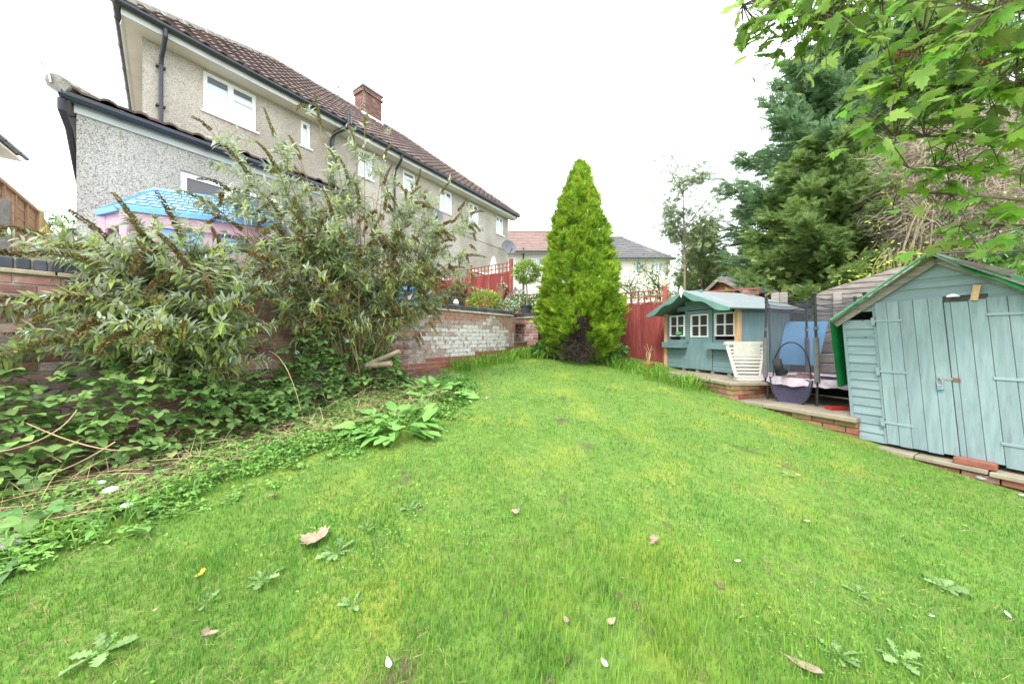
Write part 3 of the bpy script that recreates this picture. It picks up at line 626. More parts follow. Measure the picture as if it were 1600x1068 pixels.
# ---------------------------------------------------------------- far houses
def far_house(name, label, x0, x1, y, dep, ez, rz_, mwall, mroof, wins, base=1.0, hipr=0, rows=12, rot=0):
    o = thing(name, label, 'house', (x0, y, base), rot); L = x1-x0; ez -= base; rz_ -= base; ry = dep/2
    b = MB(); holes_wall(b, 0, L, 0, ez, [w[:4] for w in wins])
    b.add([(0, 0, 0), (0, dep, 0), (0, dep, ez), (0, ry, rz_-.05), (0, 0, ez)], [(0, 1, 2, 3, 4)])
    b.add([(L, 0, 0), (L, dep, 0), (L, dep, ez), (L, 0, ez)], [(0, 1, 2, 3)]); b.add([(0, dep, 0), (L, dep, 0), (L, dep, ez), (0, dep, ez)], [(0, 1, 2, 3)])
    b.build('wall', mwall, o)
    for w in wins: window(o, *w[:4], 0, w[4], w[5], fw=.06)
    rf = MB(); k = rows
    for j in range(k):          # courses of tiles stepping up the slope
        a, c = j/k, (j+1)/k
        def P(s, side): return (-.2 if side == 0 else L+.3-(hipr+.3)*s, -.35+(ry+.35)*s, ez+.02+(rz_-ez)*s)
        p, q, r_, t = P(a, 0), P(a, 1), P(c, 1), P(c, 0); up = .05
        rf.add([(p[0], p[1], p[2]+up), (q[0], q[1], q[2]+up), (r_[0], r_[1], r_[2]+.012), (t[0], t[1], t[2]+.012), (p[0], p[1], p[2]-.02), (q[0], q[1], q[2]-.02)], [(0, 1, 2, 3), (4, 5, 1, 0)])
    rf.add([(-.2, ry, rz_), (L-hipr, ry, rz_), (L+.3, dep+.3, ez), (-.2, dep+.3, ez), (L+.3, -.35, ez)], [(0, 1, 2, 3), (1, 4, 2)])
    rf.build('roof', mroof, o)
    MB().tube([(-.2, ry, rz_+.03), (L-hipr, ry, rz_+.03)], .11, 8).build('ridge', mroof, o)
    MB().box(-.2, L+.3, -.48, -.36, ez-.06, ez+.06).build('gutter', M['gutter'], o); MB().box(-.2, L+.3, -.36, -.001, ez-.06, ez-.03).build('soffit', M['soffit'], o)
    return o
y1 = 24.4; fx = lambda px, y: (px-800)/F*y; fz = lambda py, y: CAMZ+(HOR-py)/F*y
x0 = fx(770, y1)
def wloc(a, c, t, bt, x0, y, base): return (fx(a, y)-x0, fx(c, y)-x0, fz(bt, y)-base, fz(t, y)-base)
h1 = far_house('row_house', 'pale house with red tiled roof beyond the fence, left of the golden conifer', x0, fx(905, y1), y1, 7.5, fz(395, y1), fz(363, y1)+1.15, M['render_white'], M['tile_far'],
               [(*wloc(796, 805, 402, 421, x0, y1, 1), (), (0,)), (*wloc(829.5, 839, 403, 419, x0, y1, 1), (), (0,)), (*wloc(866, 876, 403, 419, x0, y1, 1), (), (0,))])
MB().tube([(fx(817, y1)-x0, -.1, .5), (fx(818, y1)-x0, -.1, fz(388, y1)-1)], .06, 8).build('downpipe', M['gutter'], h1)
y2 = 27.0; x0 = fx(925, y2)
far_house('slate_house', 'cream house with dark hipped roof beyond the fence, right of the golden conifer', x0, fx(1047, y2), y2, 8, fz(405, y2), fz(372, y2)+1.2, M['render_cream'], M['slate'],
          [(*wloc(993, 1003, 408, 428, x0, y2, 1), (), (0,)), (*wloc(1023, 1034, 409, 428, x0, y2, 1), (.5,), ()), (*wloc(960, 972, 408, 428, x0, y2, 1), (.5,), ())], hipr=2.4)
y3 = 33; x0 = fx(1122, y3)
pb = thing('brick_building', 'pinkish brick building with pale ribbed cladding far behind the dark conifers', 'building', (x0, y3, 1))
XW = fx(1240, y3)-x0
b = MB(); b.prism([(0, 0), (XW, 0), (XW, fz(395, y3)-1), (fx(1180, y3)-x0, fz(396, y3)-1), (fx(1138, y3)-x0, fz(402, y3)-1), (0, fz(410, y3)-1)], 0, 8); b.build('wall', M['pink_brick'], pb)
bar_ = MB(); bar(bar_, (-.1, -.1, fz(409.5, y3)-1), (fx(1138, y3)-x0, -.1, fz(401, y3)-1), .3, .12); bar(bar_, (fx(1138, y3)-x0, -.1, fz(401, y3)-1), (XW, -.1, fz(394, y3)-1), .3, .12); bar_.build('roof_edge', M['ridge'], pb)
b = MB(); cx0, cx1 = fx(1151, y3)-x0, fx(1196, y3)-x0; b.box(cx0, cx1, -.6, -.001, fz(438, y3)-1, fz(408, y3)-1)
k = cx0
while k < cx1: b.box(k, k+.1, -.68, -.6, fz(438, y3)-1, fz(408, y3)-1); k += .3
b.build('cladding', M['cladding'], pb)
# neighbour's house corner at the far left
nb = thing('neighbour_house', 'corner of a pebble-dashed house with dark gutter beyond the larch panel fence', 'house', (-16.34, 10.85, PZ), R(128.7))
b = MB(); b.box(-6, 0, 0, 6, -.3, 5.5); b.build('wall', M['pebble_tan'], nb)
MB().box(-6, .34, -.36, 6, 5.5, 5.56).build('soffit', M['soffit'], nb); gutter(nb, [(-6, -.42, 5.66), (.42, -.42, 5.66)])
b = MB(); b.add([(-6.3, -.46, 5.72), (.46, -.46, 5.72), (-2.6, 2.8, 8.0), (-6.3, 2.8, 8.0), (.46, 6.4, 5.72)], [(0, 1, 2, 3), (1, 4, 2)]); b.build('roof', M['tile'], nb)
MB().tube([(-.9, -.05, 5.1), (-.9, -.05, 5.35)], .06, 8).build('vent', M['gutter'], nb)
# ---------------------------------------------------------------- red feather-edge fences with trellis
FB = MB().hexa([(0, -.016, 0), (.105, -.004, 0), (.105, 0, 0), (0, 0, 0), (0, -.016, 1), (.105, -.004, 1), (.105, 0, 1), (0, 0, 1)]).mesh('fence_board', M['red_fence'])
TS = MB().box(-.5, .5, -.009, .009, -.014, .014).mesh('trellis_slat', M['trellis'])
def fence(name, label, p, rz, L, zsolid, ztop, base, posts, zpost, grp='red fences with trellis tops'):
    o = thing(name, label, 'fence', (p[0], p[1], 0), rz, grp)
    x = 0
    while x < L-.03:
        z0 = base(x) if callable(base) else base
        piece('fence_board', FB, o, (x, random.uniform(-.002, .002), z0), (0, random.uniform(-.003, .003), 0), (1, 1, zsolid-z0+random.uniform(-.004, .004))); x += .094
    z0 = base(L/2) if callable(base) else base
    MB().box(0, L, .0, .04, zsolid-.22, zsolid-.15).box(0, L, .0, .04, z0+.25, z0+.32).build('rail', M['red_post'], o)
    for xp in posts:
        zb = base(xp) if callable(base) else base
        MB().chbox(xp-.05, xp+.05, -.05, .05, zb-.1, zpost, .012).build('post', M['red_post'], o)
    ed = [0]+[q for q in posts if 0 < q < L]+[L]
    for a, c in zip(ed, ed[1:]):
        n = max(2, int(round((c-a)/.15)))
        for zz in np.linspace(zsolid+.02, ztop-.014, 3): piece('trellis_slat', TS, o, ((a+c)/2, -.012, zz), (0, 0, 0), (c-a-.02, 1, 1.1))
        for i in range(n+1): piece('trellis_slat', TS, o, (a+.03+(c-a-.06)*i/n, .006, (zsolid+ztop)/2), (0, R(90), 0), (ztop-zsolid, 1, 1.1))
    return o
B0 = Vector((3.17, 8.4, 0))
def bpt(s, off=0, z=0): return B0+FD*s+Vector((.5868, .81, 0))*off+Vector((0, 0, z))
p = bpt(-3.86); fence('red_fence', 'low red board fence with trellis behind the topiary tree, left of the golden conifer', p, FRZ, 1.95, 2.285, 2.73, PZ-.4, (1.9,), 2.78)
p = bpt(-1.88); fence('red_fence', 'tall red board fence with trellis between golden conifer and playhouse', p, FRZ, 2.46, 2.246, 2.56, lambda x: G(*(bpt(-1.88+x).xy))-.05, (.0, 2.44), 2.64)
p = bpt(.62); fence('red_fence', 'red board fence hidden mostly behind the small teal playhouse', p, FRZ, 1.75, 2.2, 2.45, .6, (), 2.5)
p = bpt(-3.93-3.6); fence('red_fence', 'tall red patio fence with trellis and two hanging baskets, in front of the house', p, FRZ, 3.6, 3.48, 3.80, PZ, (.1, 1.86, 3.58), 3.90)
# flower baskets on the patio fence
def leaf_ball(name, parent, c, r, n, m, size=.05, flat=1, up=.3):
    d = RNG.normal(0, 1, (n, 3)); d /= np.linalg.norm(d, axis=1, keepdims=True); rad = r*RNG.uniform(.45, 1, (n, 1))**.6
    T = np.array(c)+d*rad*np.array((1, 1, flat)); D = d+RNG.normal(0, .5, (n, 3))+np.array((0, 0, up))
    return scatter(name, LEAF_V, LEAF_F, frames(D, RNG.uniform(-1, 1, n), size*RNG.uniform(.6, 1.3, n)), T, m, parent)
LEAF_V = [(0, 0, 0), (.24, .35, .04), (.17, .75, .02), (0, 1, -.1), (-.17, .75, .02), (-.24, .35, .04), (0, .5, -.03)]
LEAF_F = [(0, 1, 6), (1, 2, 6), (2, 3, 6), (3, 4, 6), (4, 5, 6), (5, 0, 6)]
def basket(px, py, label, petal):
    a = (px-800)/F; s = (a*8.4-3.17)/(.81+.5868*a); q = bpt(s, -.16); top = CAMZ-(py-HOR)/F*q.y
    o = thing('hanging_basket', label, 'hanging basket', (q.x, q.y, top-.5), 0, 'hanging baskets on the red patio fence')
    MB().lathe([(.012, 0), (.06, .12), (.12, .28), (.155, .38), (.165, .385), (.165, .40), (.14, .40)], 14).build('cone', M['wicker'], o)
    for k in range(3): an = 2.1*k+.4; MB().tube([(.15*math.cos(an), .15*math.sin(an), .4), (0, 0, .78)], .006, 4).build('chain', M['steel'], o)
    b = MB(); b.tube([(.0, 0, .79), (.02, .02, .84), (.10, .13, .84)], .01, 5); b.tube([(.10, .14, .62), (.10, .14, .88)], .011, 5); b.build('bracket', M['black_metal'], o)
    leaf_ball('leaves', o, (0, 0, .44), .17, 160, M['bush'], .06, .6); leaf_ball('flowers', o, (0, -.03, .48), .15, 70, M[petal], .05, .7); leaf_ball('flowers', o, (.04, -.05, .47), .14, 50, M['petal_white'], .045, .7)
basket(725, 447, 'cone-shaped wicker hanging basket with red and white flowers, nearer the house', 'petal_red')
basket(788.5, 446, 'cone-shaped wicker hanging basket with pink flowers beside the trellis end post', 'petal_pink')
# topiary standard, pots and patio plants on the terrace
def pot(b, r, h, z=0): b.lathe([(r*.72, z), (r*.95, z+h*.9), (r*1.06, z+h*.9), (r*1.06, z+h), (r*.9, z+h), (r*.88, z+h*.93)], 16)
tp = thing('topiary_tree', 'clipped standard tree with round leafy head in a dark pot on the short wall', 'potted tree', (at(823, 500, 8.75).x, 8.75, 2.02))
b = MB(); pot(b, .16, .22); b.build('pot', M['dark_pot'], tp); MB().tube([(0, 0, .1), (.015, .01, .45), (-.01, 0, .9)], [.02, .017, .014], 6).build('trunk', M['bark_pale'], tp)
leaf_ball('crown', tp, (0, 0, 1.08), .36, 1700, M['bush_light'], .06, .85); leaf_ball('crown', tp, (0, 0, 1.05), .3, 500, M['bush'], .06, .85)
def plant(name, label, cat, loc, r, n, m, size, flat=.8, fl=None, nf=0, potr=0, poth=0, potm='dark_pot', fs=.05, grp=None):
    o = thing(name, label, cat, loc, 0, grp)
    if potr: b = MB(); pot(b, potr, poth); b.build('pot', M[potm], o)
    kind(leaf_ball('foliage', o, (0, 0, poth+r*flat*.8), r, n, m, size, flat), 'stuff')
    if fl: leaf_ball('flowers', o, (0, -r*.15, poth+r*flat*.95), r*.95, nf, fl, fs, flat*.9)
    return o
plant('flower_pot', 'dark pot of white flowers at the end of the brick wall', 'flower pot', (at(800, 495, 8.15).x-.12, 8.25, 2.0-.16), .24, 420, M['bush'], .06, .7, M['petal_white'], 170, .13, .2)
plant('variegated_shrub', 'variegated yellow-green shrub on the terrace behind the wall coping', 'shrub', (at(756, 490, 8.3).x, 8.35, PZ+.05), .42, 900, M['bush_light'], .085, .75, M['ivy_yellow'], 260, .2, .2, 'terracotta', .08)
plant('flowering_shrub', 'dark leafy shrub with white flowers beside the topiary tree', 'shrub', (at(812, 470, 9.6).x, 9.6, PZ), .42, 700, M['bush'], .08, 1.2, M['petal_white'], 90)
plant('flowering_shrub', 'reddish shrub beside the trellis end post, behind the topiary tree', 'shrub', (at(808, 440, 9.9).x, 9.95, PZ+.55), .34, 500, M['rag'], .07, .9, M['petal_white'], 30)
plant('flowering_shrub', 'dark shrub with a few white flowers between topiary tree and conifer', 'shrub', (at(838, 470, 9.5).x, 9.5, PZ), .42, 700, M['bush'], .08, 1.2, M['petal_white'], 60)
bq = thing('barbecue', 'black barbecue with a steel rimmed lid standing on the terrace by the wall', 'barbecue', (at(703, 480, 7.6).x, 7.7, PZ), WRZ)
MB().prism([(.27*math.cos(a), .55+.20*math.sin(a)) for a in np.linspace(0, math.pi, 13)], -.2, .2).build('lid', M['black_metal'], bq)
MB().chbox(-.27, .27, -.21, .21, .34, .545, .02).build('body', M['black_metal'], bq); MB().box(-.29, .29, -.225, .225, .545, .565).build('rim', M['steel'], bq)
MB().tube([(-.15, -.24, .66), (-.15, -.27, .66), (.15, -.27, .66), (.15, -.24, .66)], .01, 6).build('handle', M['steel'], bq)
for sx in (-.22, .22):
    for sy in (-.17, .17): MB().box(sx-.015, sx+.015, sy-.015, sy+.015, 0, .34).build('leg', M['black_metal'], bq)
wl_ = thing('garden_lantern', 'small white domed garden light standing on the wall coping', 'lantern', (at(712, 488, 6.6).x, 6.62, 2.02))
MB().lathe([(.052, 0), (.055, .07), (.05, .10), (.035, .13), (.012, .142)], 14).build('dome', M['upvc'], wl_, smooth=True); MB().lathe([(.06, 0), (.06, .012)], 14).build('base', M['upvc'], wl_)
tb = thing('patio_table', 'small dark bistro table on the terrace behind the wall', 'table', (at(727, 480, 8.4).x, 8.5, PZ))
MB().lathe([(.26, .70), (.27, .71), (.27, .73), (.26, .735)], 18).build('tabletop', M['black_metal'], tb)
for k in range(3): an = k*2.1; MB().tube([(.2*math.cos(an), .2*math.sin(an), 0), (.05*math.cos(an), .05*math.sin(an), .4), (.18*math.cos(an), .18*math.sin(an), .7)], .012, 5).build('leg', M['black_metal'], tb)
# larch panel fence at the far left
lf = thing('larch_panel_fence', 'pale orange timber panel fence with concrete post at the far left', 'fence', (-5.9, 3.53, PZ), math.atan2(.727, -.687))
FLN = 3.05
for i, (a, c) in enumerate(((0, 1.02), (1.05, 2.0), (2.03, FLN-.02))):
    for r in range(12):
        z = .04+r*.143; MB().hexa([(a, .006, z), (c, .006, z), (c, .02, z), (a, .02, z), (a, .014, z+.15), (c, .014, z+.15), (c, .02, z+.15), (a, .02, z+.15)]).build('slat', M['larch'], lf)
for xx in (.5, 1.0, 1.58, 2.02, 2.5, FLN-.03): MB().box(xx-.02, xx+.02, -.02, .005, .03, 1.76).build('batten', M['larch'], lf)
MB().box(-.02, FLN, -.03, .03, 1.765, 1.81).build('capping', M['larch'], lf)
MB().chbox(1.27, 1.37, -.12, -.03, -.1, 1.5, .01).build('concrete_post', M['concrete'], lf)
tg = thing('trellis_gate', 'arched lattice trellis panel with a yellow timber post beside the larch fence', 'trellis', (-5.9-.687*3.1, 3.53+.727*3.1, PZ), math.atan2(.727, -.687))
MB().chbox(-.03, .06, -.05, .05, 0, 1.83, .008).build('post', M['yellow_wood'], tg)
arch = [(.08+.9*k/10, 1.74-.42*(k/10)**2.2) for k in range(11)]
MB().tube([(x, 0, z) for x, z in arch], .025, 6).build('arch_rail', M['yellow_wood'], tg); MB().tube([(.98, 0, .05), (.98, 0, 1.32)], .025, 6).build('arch_rail', M['yellow_wood'], tg)
for k in range(-6, 14):
    for sgn in (1, -1):
        pts = []
        for t in np.linspace(0, 1.7, 18):
            x = .08+.14*k+sgn*.0+t*.62*sgn if sgn > 0 else .98-.14*k-t*.62; top = 1.74-.42*(max(0, (x-.08)/.9))**2.2
            if .08 <= x <= .98 and t < top: pts.append((x, .012*sgn, t+.02))
        if len(pts) > 1: MB().tube([pts[0], pts[-1]], .011, 4).build('lattice_slat', M['yellow_wood'], tg)
# child's pink and blue toy cottage on the terrace
tc = thing('toy_cottage', 'pink plastic toy cottage with a bright blue moulded roof behind the brick wall', 'toy house', (-3.75, 3.9, PZ))
def tcl(x, y): return Vector((x+3.75, y-3.9, 0))
RB = [tcl(*q) for q in ((-4.36, 3.57), (-3.94, 3.42), (-2.68, 4.03), (-3.12, 4.92), (-4.72, 4.5))]; cen = sum(RB, Vector())/5
ZEv, ZTp = CAMZ+1.34-PZ, CAMZ+1.60-PZ
IN = [p.lerp(cen, .42)+Vector((0, 0, ZTp)) for p in RB]; OU = [p+Vector((0, 0, ZEv)) for p in RB]
b = MB(); b.add(OU+IN, [(i, (i+1) % 5, 5+(i+1) % 5, 5+i) for i in range(5)]+[(5, 6, 7, 8, 9)])
b2 = [p-Vector((0, 0, .055)) for p in OU]; b.add(OU+b2, [(i, 5+i, 5+(i+1) % 5, (i+1) % 5) for i in range(5)]+[(5, 6, 7, 8, 9)]); rfo = b.build('roof', M['toy_blue'], tc)
sh = MB()
for i in (0, 1, 4):          # moulded shingles standing proud of each slope
    A, Bq, C, D = OU[i], OU[(i+1) % 5], IN[(i+1) % 5], IN[i]; nrm = (Bq-A).cross(D-A).normalized()
    if nrm.z < 0: nrm = -nrm
    n = 13 if i == 1 else 5
    for r in range(6):
        for k in range(n):
            s0, s1 = (k+.12+(.5 if r % 2 else 0))/(n+.5), (k+.9+(.5 if r % 2 else 0))/(n+.5); t0, t1 = .07+r*.15, .07+r*.15+.115
            Q = lambda s, t: (A.lerp(Bq, s)).lerp(D.lerp(C, s), t)
            lo = [Q(s0, t0), Q(s1, t0), Q(s1, t1), Q(s0, t1)]; sh.hexa([q+nrm*.001 for q in lo]+[q+nrm*(.013 if j < 2 else .006) for j, q in enumerate(lo)])
kind(sh.build('roof_shingles', M['toy_sky'], rfo), 'stuff')
rim = [p.lerp(cen+Vector((0, 0, ZTp)), .06)+Vector((0, 0, .035)) for p in IN]
b = MB(); b.tube(IN+[IN[0]], .03, 6); b.build('ridge_moulding', M['toy_blue'], rfo, smooth=True)
for i, p in enumerate(RB):
    q = p.lerp(cen, .10); MB().chbox(q.x-.05, q.x+.05, q.y-.05, q.y+.05, 0, ZEv-.05, .012).build('pillar', M['toy_pink'], tc)
for i in range(5):
    A, Bq = RB[i].lerp(cen, .10), RB[(i+1) % 5].lerp(cen, .10)
    b = MB(); bar(b, A+Vector((0, 0, ZEv-.12)), Bq+Vector((0, 0, ZEv-.12)), .06, .13); b.build('beam', M['toy_pink'], tc)
    if i in (1, 2, 3):
        b = MB(); bar(b, A+Vector((0, 0, .3)), Bq+Vector((0, 0, .3)), .05, .6); b.build('side_panel', M['toy_pink'], tc)
A, Bq = RB[1].lerp(cen, .12), RB[2].lerp(cen, .12)
for s0, s1, z0, z1, mm, nm in ((.12, .20, .6, ZEv-.18, 'toy_pink', 'pillar'), (.48, .54, .6, ZEv-.18, 'toy_pink', 'pillar'), (.2, .48, ZEv-.42, ZEv-.19, 'toy_blue', 'shutter'), (.8, .9, .6, ZEv-.18, 'toy_pink', 'pillar'), (.6, .78, ZEv-.42, ZEv-.22, 'toy_blue', 'shutter')):
    b = MB(); bar(b, A.lerp(Bq, s0)+Vector((0, 0, (z0+z1)/2)), A.lerp(Bq, s1)+Vector((0, 0, (z0+z1)/2)), .04, z1-z0); b.build(nm, M[mm], tc)
sl = thing('toy_slide', 'blue and green plastic toy slide half hidden behind the butterfly bush', 'toy', (at(600, 470, 6.6).x, 6.6, PZ), .3)
b = MB(); b.prism([(-.5, .12), (.5, .62), (.55, .62), (.55, .56), (-.5, .05)], -.17, .17); b.build('chute', M['toy_blue'], sl)
for s_ in (-.19, .17): MB().prism([(-.52, .1), (.55, .62), (.55, .72), (-.52, .2)], s_, s_+.02).build('side_rail', M['toy_blue'], sl)
for s_ in (-.15, .15): MB().tube([(.55, s_, .9), (.62, s_, 0)], .025, 8).build('ladder_post', M['tarp_light'], sl)
for z in (.2, .4): MB().tube([(.6, -.15, z), (.6, .15, z)], .018, 6).build('rung', M['toy_blue'], sl)
# ---------------------------------------------------------------- raised terraces on the right
DZ = .727
DK = [(3.36, 5.2), (3.02, 7.95), (5.5, 8.2), (5.6, 5.87)]
dk = thing('raised_terrace', 'raised brick-edged paved terrace carrying the playhouse', 'terrace', (0, 0, 0))
b = MB(); b.add([(x+.05*(i > 1), y+.04, z) for z in (.2, DZ-.052) for i, (x, y) in enumerate(DK)], [(0, 1, 5, 4), (1, 2, 6, 5), (2, 3, 7, 6), (3, 0, 4, 7), (4, 5, 6, 7)])
for i in (0, 1, 4, 5): b.v[i] = (b.v[i][0]+.03, b.v[i][1], b.v[i][2])
b.build('core', M['mortar'], dk)
P1, P2, P4 = Vector((*DK[0], 0)), Vector((*DK[1], 0)), Vector((*DK[3], 0))
def edge_bricks(parent, p, q, z1, rows, keys):
    t = (q-p).normalized(); L = (q-p).length; rz = math.atan2(t.y, t.x)
    for r in range(rows):
        z = z1-.075*(r+1)+.008; x = .0 if r % 2 else -.11
        while x < L-.03:
            a, e = max(x, 0), min(x+.215, L)
            if e-a > .06:
                c = p+t*(a+e)/2; piece('brick', BR[random.choice(keys)], parent, (c.x, c.y, z), (0, random.uniform(-.008, .008), rz), ((e-a)/.215, 1, 1))
            x += .225
edge_bricks(dk, P2, P1, DZ-.05, 4, ('brick_moss', 'brick_moss', 'brick')); edge_bricks(dk, P1, P4, DZ-.05, 4, ('brick_moss', 'brick_moss', 'brick_red'))
tD = (P1-P2).normalized(); nD = Vector((-tD.y, tD.x, 0)); drz = math.atan2(tD.y, tD.x)
sb = MB().chbox(.004, .596, -.03, .54, -.05, 0, .008).mesh('paving_slab', M['slab'])
for k in range(5):
    for j in range(4):
        p = P2+tD*(.6*k-.22)+nD*(.575*j); piece('paving_slab', sb, dk, (p.x, p.y, DZ+random.uniform(-.003, .003)), (random.uniform(-.004, .004), 0, drz))
DS = Vector((.437, -.8995, 0)); DN = Vector((.8995, .437, 0)); SRZ = math.atan2(-.8995, .437)
PLZ = .47
pl = thing('low_plinth', 'low brick plinth with stone slabs under the trampoline', 'plinth', (3.44, 5.33, 0), SRZ)
MB().box(.02, 1.43, .03, 2.6, 0, PLZ-.056).build('core', M['mortar'], pl)
for r in range(3):
    x = 0 if r % 2 else -.11
    while x < 1.43:
        a, e = max(0, x), min(x+.215, 1.45)
        if e-a > .05: piece('brick', BR[random.choice(('brick_moss', 'brick_moss', 'brick_red'))], pl, ((a+e)/2, 0, PLZ-.125-.075*r), (0, random.uniform(-.008, .008), 0), ((e-a)/.215, 1, 1))
        x += .225
    for k in range(4): piece('brick', BR['brick_red'], pl, (1.452, .11+.225*k, PLZ-.125-.075*r), (0, 0, R(90)))
for k in range(3):
    for j in range(5): piece('paving_slab', sb, pl, (-.04+.50*k, .575*j-.03, PLZ+random.uniform(-.004, .003)), (random.uniform(-.005, .005), 0, 0), (.84, 1, 1.15))
# ---------------------------------------------------------------- playhouse
M['clear_glass'] = mat('clear_glass', (.10, .09, .08), rough=.05, spec=.6, alpha=.45)
PH = Vector((3.49, 7.7, DZ)); PRZ = math.atan2(-.9585, .285); PW, PD, PE, PA = 1.75, 1.25, 1.20, 1.60
ph = thing('playhouse', 'small teal wooden playhouse with green scalloped bargeboard and white-framed windows', 'playhouse', PH, PRZ)
for k in range(5): MB().box(.1+.36*k, .17+.36*k, 0, PD, .0, .05).build('bearer', M['grey_wood'], ph)
pw = [(.127, .55, .72, 1.17), (1.295, 1.71, .72, 1.15)]; door = (.61, 1.235)
z = .05; r = 0
while z < PA-.04:
    z1 = z+.1; xl, xr = .03, PW-.03
    if z1 > PE: k = (z1-PE)/(PA-PE)*(PW/2); xl, xr = max(.03, k), min(PW-.03, PW-k)
    segs = [(xl, xr)]
    for (a, c, d, e) in pw+([(door[0], door[1], 0, 1.24)]):
        if z1 > d+.01 and z < e-.01:
            segs = [s for (p, q) in segs for s in ((p, min(q, a)), (max(p, c), q)) if s[1]-s[0] > .005]
    for p, q in segs: MB().chbox(p, q, -.012, .006, z, z1-.002, .004).build('board', M['play_h'], ph)
    z = z1
for k in range(6):
    a = door[0]+.008+(door[1]-door[0]-.016)*k/6; c = a+(door[1]-door[0]-.016)/6-.002
    if .70 < (a+c)/2 < 1.15:
        MB().chbox(a, c, -.02, 0, .06, .705, .003).build('door_board', M['play_v'], ph); MB().chbox(a, c, -.02, 0, 1.155, 1.235, .003).build('door_board', M['play_v'], ph)
    else: MB().chbox(a, c, -.02, 0, .06, 1.235, .003).build('door_board', M['play_v'], ph)
def play_window(x0, x1, z0, z1, yo=-.02):
    b = MB(); w = .022; b.box(x0, x1, yo-.012, .01, z0, z0+w); b.box(x0, x1, yo-.012, .01, z1-w, z1); b.box(x0, x0+w, yo-.0125, .01, z0+w, z1-w); b.box(x1-w, x1, yo-.0125, .01, z0+w, z1-w)
    b.box((x0+x1)/2-.01, (x0+x1)/2+.01, yo-.008, .005, z0+w, z1-w); b.box(x0+w, x1-w, yo-.0085, .0, (z0+z1)/2-.01, (z0+z1)/2+.01)
    f = b.build('window', M['upvc'], ph)
    for a, c in ((x0+w, (x0+x1)/2-.01), ((x0+x1)/2+.01, x1-w)):
        for d, e in ((z0+w, (z0+z1)/2-.01), ((z0+z1)/2+.01, z1-w)): MB().box(a, c, yo+.016, yo+.02, d, e).build('pane', M['clear_glass'], f)
for q in pw: play_window(*q)
play_window(.715, 1.145, .705, 1.155)
for (a, c) in ((.02, .62), (1.19, 1.74)):
    fb = MB().box(a, c, -.15, -.135, .48, .60).box(a, c, -.03, -.0125, .48, .60).box(a, a+.012, -.135, -.03, .48, .60).box(c-.012, c, -.135, -.03, .48, .60).box(a+.012, c-.012, -.135, -.03, .48, .495).build('flower_box', M['play_h'], ph)
for xx in (0, PW): MB().chbox(xx-.035, xx+.035, -.045, .045, .0, PE+.02, .004).build('corner_post', M['raw_wood'], ph)
for k in range(12):
    y = .05+(PD-.05)*k/12; MB().chbox(PW-.012, PW+.006, y, y+(PD-.05)/12-.002, .05, PE, .003).build('side_board', M['play_v'], ph); MB().chbox(-.006, .012, y, y+(PD-.05)/12-.002, .05, PE, .003).build('side_board', M['play_v'], ph)
MB().box(.02, PW-.02, PD, PD+.015, .05, PE).build('back_wall', M['play_v'], ph); MB().box(.02, PW-.02, .05, PD, .045, .06).build('floor_board', M['raw_wood'], ph)
cx = PW/2; OVF = -.36; YB = PD+.15; ex_ = 1.03; zA, zE_ = PA+.012, PE-.0
for sgn in (-1, 1):
    A = Vector((cx, 0, zA)); E = Vector((cx+sgn*ex_, 0, zE_)); u = Vector((0, 0, .02))
    b = MB(); pts = [A+Vector((0, OVF, 0)), E+Vector((0, OVF, 0)), E+Vector((0, YB, 0)), A+Vector((0, YB, 0))]; b.hexa([p-u for p in pts]+[p for p in pts]); b.build('roof_board', M['play_v'], ph)
    b = MB(); pts = [A+Vector((0, OVF-.02, .002)), E+Vector((sgn*.02, OVF-.02, -.006)), E+Vector((sgn*.02, YB, -.006)), A+Vector((0, YB, .002))]; b.hexa([p for p in pts]+[p+Vector((0, 0, .012)) for p in pts]); b.build('roof_felt', M['felt'], ph)
    n = 16; up_ = []; lo = []
    for i in range(n+1):
        t = i/n; p = A.lerp(E, t*1.02); up_.append((p.x, p.z+.016)); d = .055+.055*(.5-.5*math.cos(t*4*math.pi)) if t < .97 else .03; lo.append((p.x, p.z-d))
    b = MB()
    for i in range(n): b.add([(up_[i][0], OVF-.045, up_[i][1]), (up_[i+1][0], OVF-.045, up_[i+1][1]), (lo[i+1][0], OVF-.045, lo[i+1][1]), (lo[i][0], OVF-.045, lo[i][1]), (up_[i][0], OVF-.024, up_[i][1]), (up_[i+1][0], OVF-.024, up_[i+1][1]), (lo[i+1][0], OVF-.024, lo[i+1][1]), (lo[i][0], OVF-.024, lo[i][1])], [(0, 1, 2, 3), (7, 6, 5, 4), (3, 2, 6, 7), (0, 4, 5, 1)]+([(1, 5, 6, 2)] if i == n-1 else []))
    b.build('bargeboard', M['play_green'], ph)
MB().prism([(cx, zA+.10), (cx+.055, zA), (cx, zA-.13), (cx-.055, zA)], OVF-.062, OVF-.046).build('finial', M['upvc'], ph)
MB().tube([(cx, OVF, PA-.04), (cx, 0, PA-.04)], .02, 4).build('ridge_beam', M['play_green'], ph)
MB().lathe([(.028, 0), (.03, .012), (.012, .016), (.012, .03)], 10).build('door_ring', M['steel'], ph, loc=(.655, -.021, .62), rot=(R(90), 0, 0))
for zz in (.95, .3): MB().box(door[1]-.1, door[1]-.004, -.026, -.0205, zz, zz+.03).build('hinge', M['play_h'], ph)
gt = thing('toy', 'bright green toy behind the left window of the playhouse', 'toy', PH+Vector((.285*.42, -.9585*.42, 0))+Vector((.9585*.1, .285*.1, .06)))
